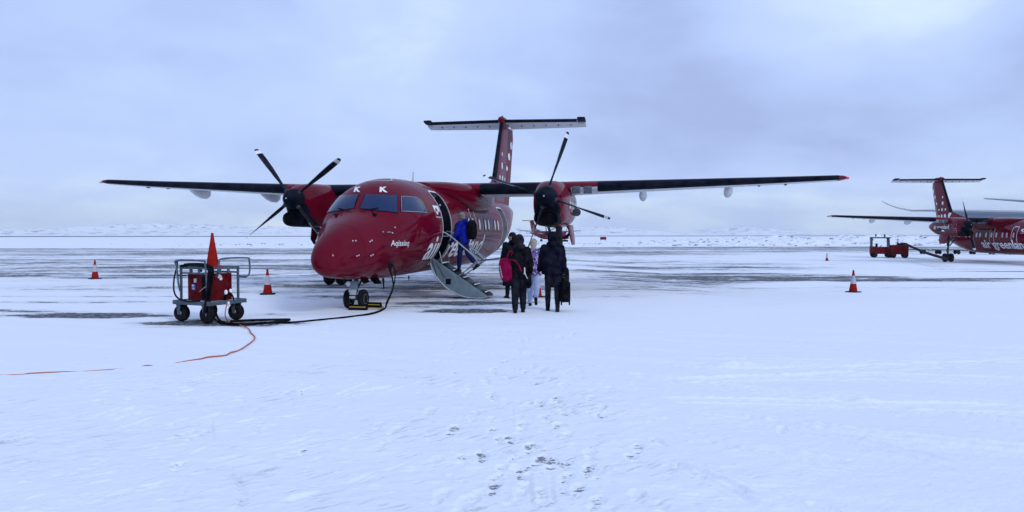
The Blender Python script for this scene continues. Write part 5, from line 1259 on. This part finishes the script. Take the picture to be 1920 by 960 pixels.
# long cables on the snow
def G(u, v, dz=.018): x, y = pix(u, v); return (x, y, dz)
xa = plane_pt(.90, 1.80, 1.10)
cable('power_cable', [xa, (xa[0]+.02, xa[1]-.05, .92), plane_pt(.98, 1.78, .55), plane_pt(.90, 1.55, .20), G(722, 579), G(705, 588), G(660, 595), G(600, 601), G(545, 606), G(480, 609), G(425, 609), G(405, 602), G(398, 588, .06)], .0175, M['cable'], 'thick black power cable from the cart to the nose of the airliner', 'cable')
cable('power_cable', [plane_pt(.90, 1.92, 1.10), plane_pt(.99, 1.90, .88), plane_pt(.97, 1.82, .52), plane_pt(.89, 1.60, .16), G(720, 581, .03), G(690, 591, .03), G(620, 600, .03)], .014, M['cable'], 'second black cable hanging beside the first under the nose', 'cable')
cable('power_cable', [G(432, 607, .05), G(470, 606, .06), G(510, 604, .05), G(543, 602, .03), G(520, 606, .03), G(450, 611, .03), G(415, 606, .03), G(404, 596, .12)], .024, M['cable'], 'doubled black cable lying in front of the cart on dark ground', 'cable')
q = MB(); q.lathe([(.0, 0), (.05, .01), (.055, .10), (.035, .14), (.02, .2)], xa, (.02, -.05, -1), 12); tag(q.build('cable_plug', M['black']), 'black plug of the power cable in the underside of the nose', 'plug')
cable('extension_cord', [tuple(ct.matrix_basis @ Vector((.48, .0, .44))), tuple(ct.matrix_basis @ Vector((.53, -.06, .34))), tuple(ct.matrix_basis @ Vector((.56, -.12, .15))), G(428, 604), G(440, 608, .03), G(455, 613), G(466, 618), G(470, 625), G(478, 634), G(474, 641), G(462, 650), G(448, 658, .010), G(432, 663, .014), G(424, 666, .002), G(412, 669, .012), G(390, 671, .012), G(378, 673, .004), G(350, 677, -.002), G(300, 684, -.016), G(275, 686, .002), G(250, 688, -.014), G(180, 695, -.003), G(140, 698, .002), G(118, 698.5, .006), G(60, 701, .006), G(40, 702, -.004), G(0, 703, -.006), G(-80, 705, -.01)], .0105, M['cord'], 'orange cable snaking from the cart over the snow to the left edge', 'cable')
# chocks at the nose wheels
for s_, a, lb in ((.18, 1.62, 'black and yellow wheel chock in front of the nose wheels'), (.30, 2.25, 'black and yellow wheel chock behind the nose wheels')):
    px3 = plane_pt(s_, a, 0); o = empty('wheel_chock', px3, -T1, label=lb, cat='wheel chock', group='wheel chocks')
    q = MB(); q.prism([(-.075, 0), (.075, 0), (.02, .13), (-.02, .13)], lambda u, v, t: (t, u, v), -.22, .22); q.build('block', M['black'], o, bevel=.008)
    q = MB(); q.prism([(-.045, .10), (-.085, .004), (-.08, 0), (-.038, .10)], lambda u, v, t: (t, u-.002, v), -.22, .22) if False else q.box((0, -.052, .075), (.40, .01, .018), Matrix.Rotation(R(-22), 3, 'X')); q.build('stripe', M['yellow'], o)
cable('chock_rope', [plane_pt(.42, 1.64, .03), plane_pt(.62, 1.75, .02), plane_pt(.66, 2.0, .02), plane_pt(.54, 2.24, .03)], .010, M['yellow'], 'thin rope joining the two wheel chocks', 'rope')
# barrier rope from the stair rail to the landing gear
a0, a1 = Vector(plane_pt(2.38, 4.96, 1.06)), Vector(plane_pt(3.9, 9.75, 1.5))
cable('barrier_rope', [a0.lerp(a1, t)-Vector((0, 0, .10*math.sin(t*math.pi))) for t in np.linspace(0, 1, 9)], .016, M['black'], 'black barrier rope from the airstair rail towards the landing gear', 'rope', sub=2)

# ================================================================= tug, trailer and hose on the right
TG = Vector((35.0, 71.0, float(gz(35, 71))))
tg = empty('baggage_tug', (34.75, 71.2, TG.z), R(-20), label='red open cab tug with two beacons on the roof, right background', cat='tug')
q = MB(); q.prism([(-.95, .35), (.95, .35), (.95, 1.0), (.1, 1.02), (.05, .98), (-.45, .98), (-.5, 1.05), (-.95, 1.05)], lambda u, v, t: (u, t, v), -.60, .60); q.build('body', M['red_matt'], tg, bevel=.03)
q = MB()
for sx, sy in ((-.85, -.55), (-.85, .55), (.62, -.55), (.62, .55)): q.bar((sx, sy, .85), (sx+(.0 if sx < 0 else -.04), sy*.97, 1.86), .13, .13)
q.build('cab_frame', M['dgrey'], tg)
q = MB(); q.box((-.12, 0, 1.87), (1.66, 1.26, .11)); q.build('roof', M['dgrey'], tg, bevel=.02)
q = MB(); q.box((-.40, 0, 1.15), (.12, .9, .36)); q.box((-.25, 0, .72), (.4, .9, .12)); q.build('seat', M['black'], tg, bevel=.02)
mclear = mat('pale_glazing', (.62, .70, .76), .1); q = MB(); q.box((.60, 0, 1.36), (.02, .98, .84)); q.build('windscreen', mclear, tg)
q = MB(); q.box((-.86, 0, 1.42), (.02, .98, .72)); q.build('rear_window', mclear, tg)
q = MB(); q.tube([(.15, .2, .86), (.02, .2, 1.02), (-.02, .2, 1.06)], .02, 6); q.lathe([(.15, 0), (.17, .015), (.15, .03)], (-.02, .2, 1.06), (-.6, 0, .7), 16); q.build('steering_wheel', M['black'], tg)
for x, y in ((-.5, -.3), (.3, .1)):
    q = MB(); q.cyl((x, y, 1.92), (x, y, 2.02), .02); q.lathe([(.06, 0), (.08, .03), (.07, .15), (.03, .18)], (x, y, 2.02), (0, 0, 1), 12); q.build('beacon', M['black'], tg)
for x in (-.62, .62):
    for y in (-.52, .52):
        q = MB(); q.lathe([(.14, -.09), (.25, -.10), (.28, -.04), (.28, .04), (.25, .10), (.14, .09)], (x, y, .28), (0, 1, 0), 20); ty = q.build('tyre', M['tyre'], tg)
        q = MB(); q.cyl((x, y-.08, .28), (x, y+.08, .28), .14, n=14); q.build('wheel_rim', M['hub'], ty)
for y in (-.42, .42):
    q = MB(); q.cyl((.95, y, .70), (1.0, y, .70), .07, n=12); q.build('headlight', M['lamp'], tg)
tr = empty('heater_trailer', (36.0, 70.4, TG.z), R(-20), label='boxy dark red trailer coupled behind the tug with a hose on top', cat='trailer')
q = MB(); q.box((0, 0, .74), (1.5, 1.2, .82)); q.build('box', M['red_matt'], tr, bevel=.03)
q = MB(); q.box((0, 0, 1.17), (1.55, 1.25, .06)); q.build('lid', M['dgrey'], tr, bevel=.015)
q = MB(); q.bar((-.9, 0, .4), (-1.05, 0, .42), .08, .08); q.build('drawbar', M['dgrey'], tr)
for x in (-.5, .5):
    for y in (-.5, .5):
        q = MB(); q.lathe([(.10, -.07), (.22, -.08), (.25, -.03), (.25, .03), (.22, .08), (.10, .07)], (x, y, .25), (0, 1, 0), 18); ty = q.build('tyre', M['tyre'], tr)
        q = MB(); q.cyl((x, y-.06, .25), (x, y+.06, .25), .10, n=12); q.build('wheel_rim', M['hub'], ty)
cone('small striped cone standing on the dark red trailer', 35.85, 70.3, TG.z+1.20, .60)
h0, h1 = Vector((36.35, 69.9, TG.z+1.32)), Vector((28.35, 49.0, .12))
hs = [tuple(h0+Vector((-.5, .3, -.06))), tuple(h0)]+[tuple(h0.lerp(h1, t)-Vector((0, 0, .12*math.sin(math.pi*t)))) for t in (.08, .3, .5, .7, .9, 1)]
cable('air_hose', hs, [.135]*200, M['black'], 'long black air hose sloping from the trailer to the aircraft wheels', 'hose') if False else None
q = MB(); q.tube(hs, .10, 12, sub=6); tag(q.build('air_hose', M['black']), 'long black air hose sloping from the trailer to the aircraft wheels', 'hose')

# baggage dollies behind the second aircraft
def dolly():
    d = empty('baggage_dolly', (0, 0, 0), 0)
    q = MB(); q.box((0, 0, .50), (2.9, 1.5, .10)); q.build('deck', M['galv'], d, bevel=.01)
    q = MB(); q.bar((1.45, 0, .42), (2.1, 0, .42), .07, .07); q.build('drawbar', M['dgrey'], d)
    for x in (-.95, .95):
        for y in (-.55, .55):
            q = MB(); q.lathe([(.05, -.06), (.18, -.07), (.2, 0), (.18, .07), (.05, .06)], (x, y, .2), (0, 1, 0), 14); q.box((x, y, .40), (.3, .16, .14)); q.build('wheel', M['tyre'], d)
    return d
proto = dolly()
desc = ['leftmost empty baggage dolly in the row behind the landing gear', 'second empty baggage dolly from the left in the row', 'third empty baggage dolly from the left in the row', 'fourth empty baggage dolly from the left in the row', 'fifth empty baggage dolly from the left in the row', 'sixth empty baggage dolly, under the belly of the right airliner', 'seventh empty baggage dolly, nearest the right edge']
for i, lb in enumerate(desc):
    o = proto if i == 0 else copy_tree(proto); x = 45.4+i*3.35; y = 85.5-i*.85
    o.location = (x, y, float(gz(x, y))); o.rotation_euler = (0, 0, R(-14)+.03*math.sin(i*2.2)); tag(o, lb, 'dolly', 'baggage dollies in a row')
# red marker board far away between the aircraft
q = MB(); q.box((0, 0, 1.0), (2.1, .25, .95)); mk = empty('taxiway_sign', (31.6, 262, -.75), label='small red marker board far away right of the engine', cat='sign')
q.build('board', M['red_matt'], mk); q = MB()
for x in (-.8, .8): q.box((x, 0, .27), (.1, .1, .55))
q.build('post', M['dgrey'], mk)

# ================================================================= large grey airliner partly out of frame
HV = Vector((.72, .694, 0)).normalized(); LV = Vector((-HV.y, HV.x, 0))
bj = empty('jet_airliner', (95.8, 120.5, -.6), math.atan2(HV.y, HV.x)-math.pi/2, label='large grey jet airliner at the right edge with upswept wing tip, mostly hidden', cat='airliner')
mjet = mat('pale_jet_paint', (.20, .235, .28), .4, coat=.2); mjetd = mat('jet_flap_paint', (.10, .14, .20), .45)
q = MB(); rg = []
for y, r_, zc_ in ((31, .1, 4.6), (30.5, .9, 4.6), (29, 1.7, 4.8), (26.5, 2.4, 5.0), (23, 2.8, 5.1), (0, 2.8, 5.1), (-14, 2.8, 5.1), (-22, 2.2, 5.6), (-30, 1.1, 6.3), (-34, .25, 6.8)):
    rg.append([(x, y, z) for x, z in sell(0, zc_, r_, r_, 2, 28)])
q.rings(rg); q.build('fuselage', mjet, bj, ang=60)
def jet_surface(name, secs, side, mt, flap=None):
    q = MB(); rg = []
    for s_, le, ch, th, z in secs:
        up = [(side*s_, le-x*ch, z+y*ch*th) for x, y in zip(FX, FY)]; lo = [(side*s_, le-x*ch, z-y*ch*th) for x, y in zip(FX, FY)]
        rg.append(up[::-1]+lo[1:-1])
    q.rings(rg); return q.build(name, mt, bj, ang=50)
for sd_ in (-1, 1):
    wg = jet_surface('wing', [(0, 6.5, 11, .13, 5.0), (3, 4.8, 10, .13, 5.15), (9.5, .6, 6.4, .13, 5.8), (18, -4.4, 4.3, .14, 6.2), (24, -8.0, 3.0, .13, 6.45), (26.5, -9.7, 2.5, .12, 6.45), (28.3, -11.2, 1.9, .12, 6.9), (29.4, -12.6, 1.3, .12, 7.45), (30.2, -14.0, .6, .12, 8.1)], sd_, mjet)
    for s0, s1, l0, l1, z0, z1 in ((3.2, 9.2, -5.6, -5.9, 4.8, 5.35), (9.8, 21.5, -6.1, -10.2, 5.45, 6.05)):
        q = MB(); q.add([(sd_*s0, l0, z0+.1), (sd_*s0, l0-1.9, z0-1.15), (sd_*s0, l0, z0-.1), (sd_*s1, l1, z1+.08), (sd_*s1, l1-1.3, z1-1.0), (sd_*s1, l1, z1-.08)], [(0, 1, 2), (3, 5, 4), (0, 3, 4, 1), (1, 4, 5, 2), (2, 5, 3, 0)]); q.build('flap', mjetd, wg, smooth=False)
    jet_surface('tailplane', [(.8, -25.2, 5.2, .1, 6.4), (5, -28, 3.6, .1, 6.8), (9.9, -31.2, 2.0, .09, 7.3)], sd_, mjet)
    q = MB(); rg = []
    for y, r_ in ((6.6, 1.30), (6.9, 1.42), (6.6, 1.52), (5.0, 1.62), (3.0, 1.5), (1.0, 1.15), (.2, .9)): rg.append([(x, y, z) for x, z in sell(sd_*9.4, 3.0, r_, r_, 2, 24)])
    q.rings(rg); q.box((sd_*9.4, 1.5, 4.6), (.35, 5.0, 1.2)); q.build('engine', mjetd, bj, ang=50)
q = MB(); q.add([(-.25, -22, 7.2), (.25, -22, 7.2), (.2, -31, 7.0), (-.2, -31, 7.0), (-.1, -31, 15.4), (.1, -31, 15.4), (.08, -34, 15.4), (-.08, -34, 15.4)], [(0, 3, 2, 1), (4, 5, 6, 7), (0, 1, 5, 4), (1, 2, 6, 5), (2, 3, 7, 6), (3, 0, 4, 7)]); q.build('fin', mjet, bj, smooth=False)
for x, y in ((0, 20), (-5.3, -3), (5.3, -3)):
    q = MB(); q.cyl((x, y, .5), (x, y, 3.2), .2); q.cyl((x-.5, y, .65), (x+.5, y, .65), .65, n=20); q.build('landing_gear', M['tyre'], bj)

# ================================================================= haze
q = MB(); q.box((0, 1450, 48), (4400, 3700, 106)); hm = bpy.data.materials.new('haze'); hm.use_nodes = True; nt = hm.node_tree; nt.nodes.remove(nt.nodes['Principled BSDF'])
pv = nt.nodes.new('ShaderNodeVolumePrincipled'); pv.inputs['Color'].default_value = (.92, .95, 1, 1); pv.inputs['Density'].default_value = HAZE; pv.inputs['Anisotropy'].default_value = .2
nt.links.new(pv.outputs[0], [n for n in nt.nodes if n.type == 'OUTPUT_MATERIAL'][0].inputs['Volume'])
hb_ = q.build('haze', hm, smooth=False); tag(hb_, kind='stuff', label='thin pale air haze over the whole airfield')
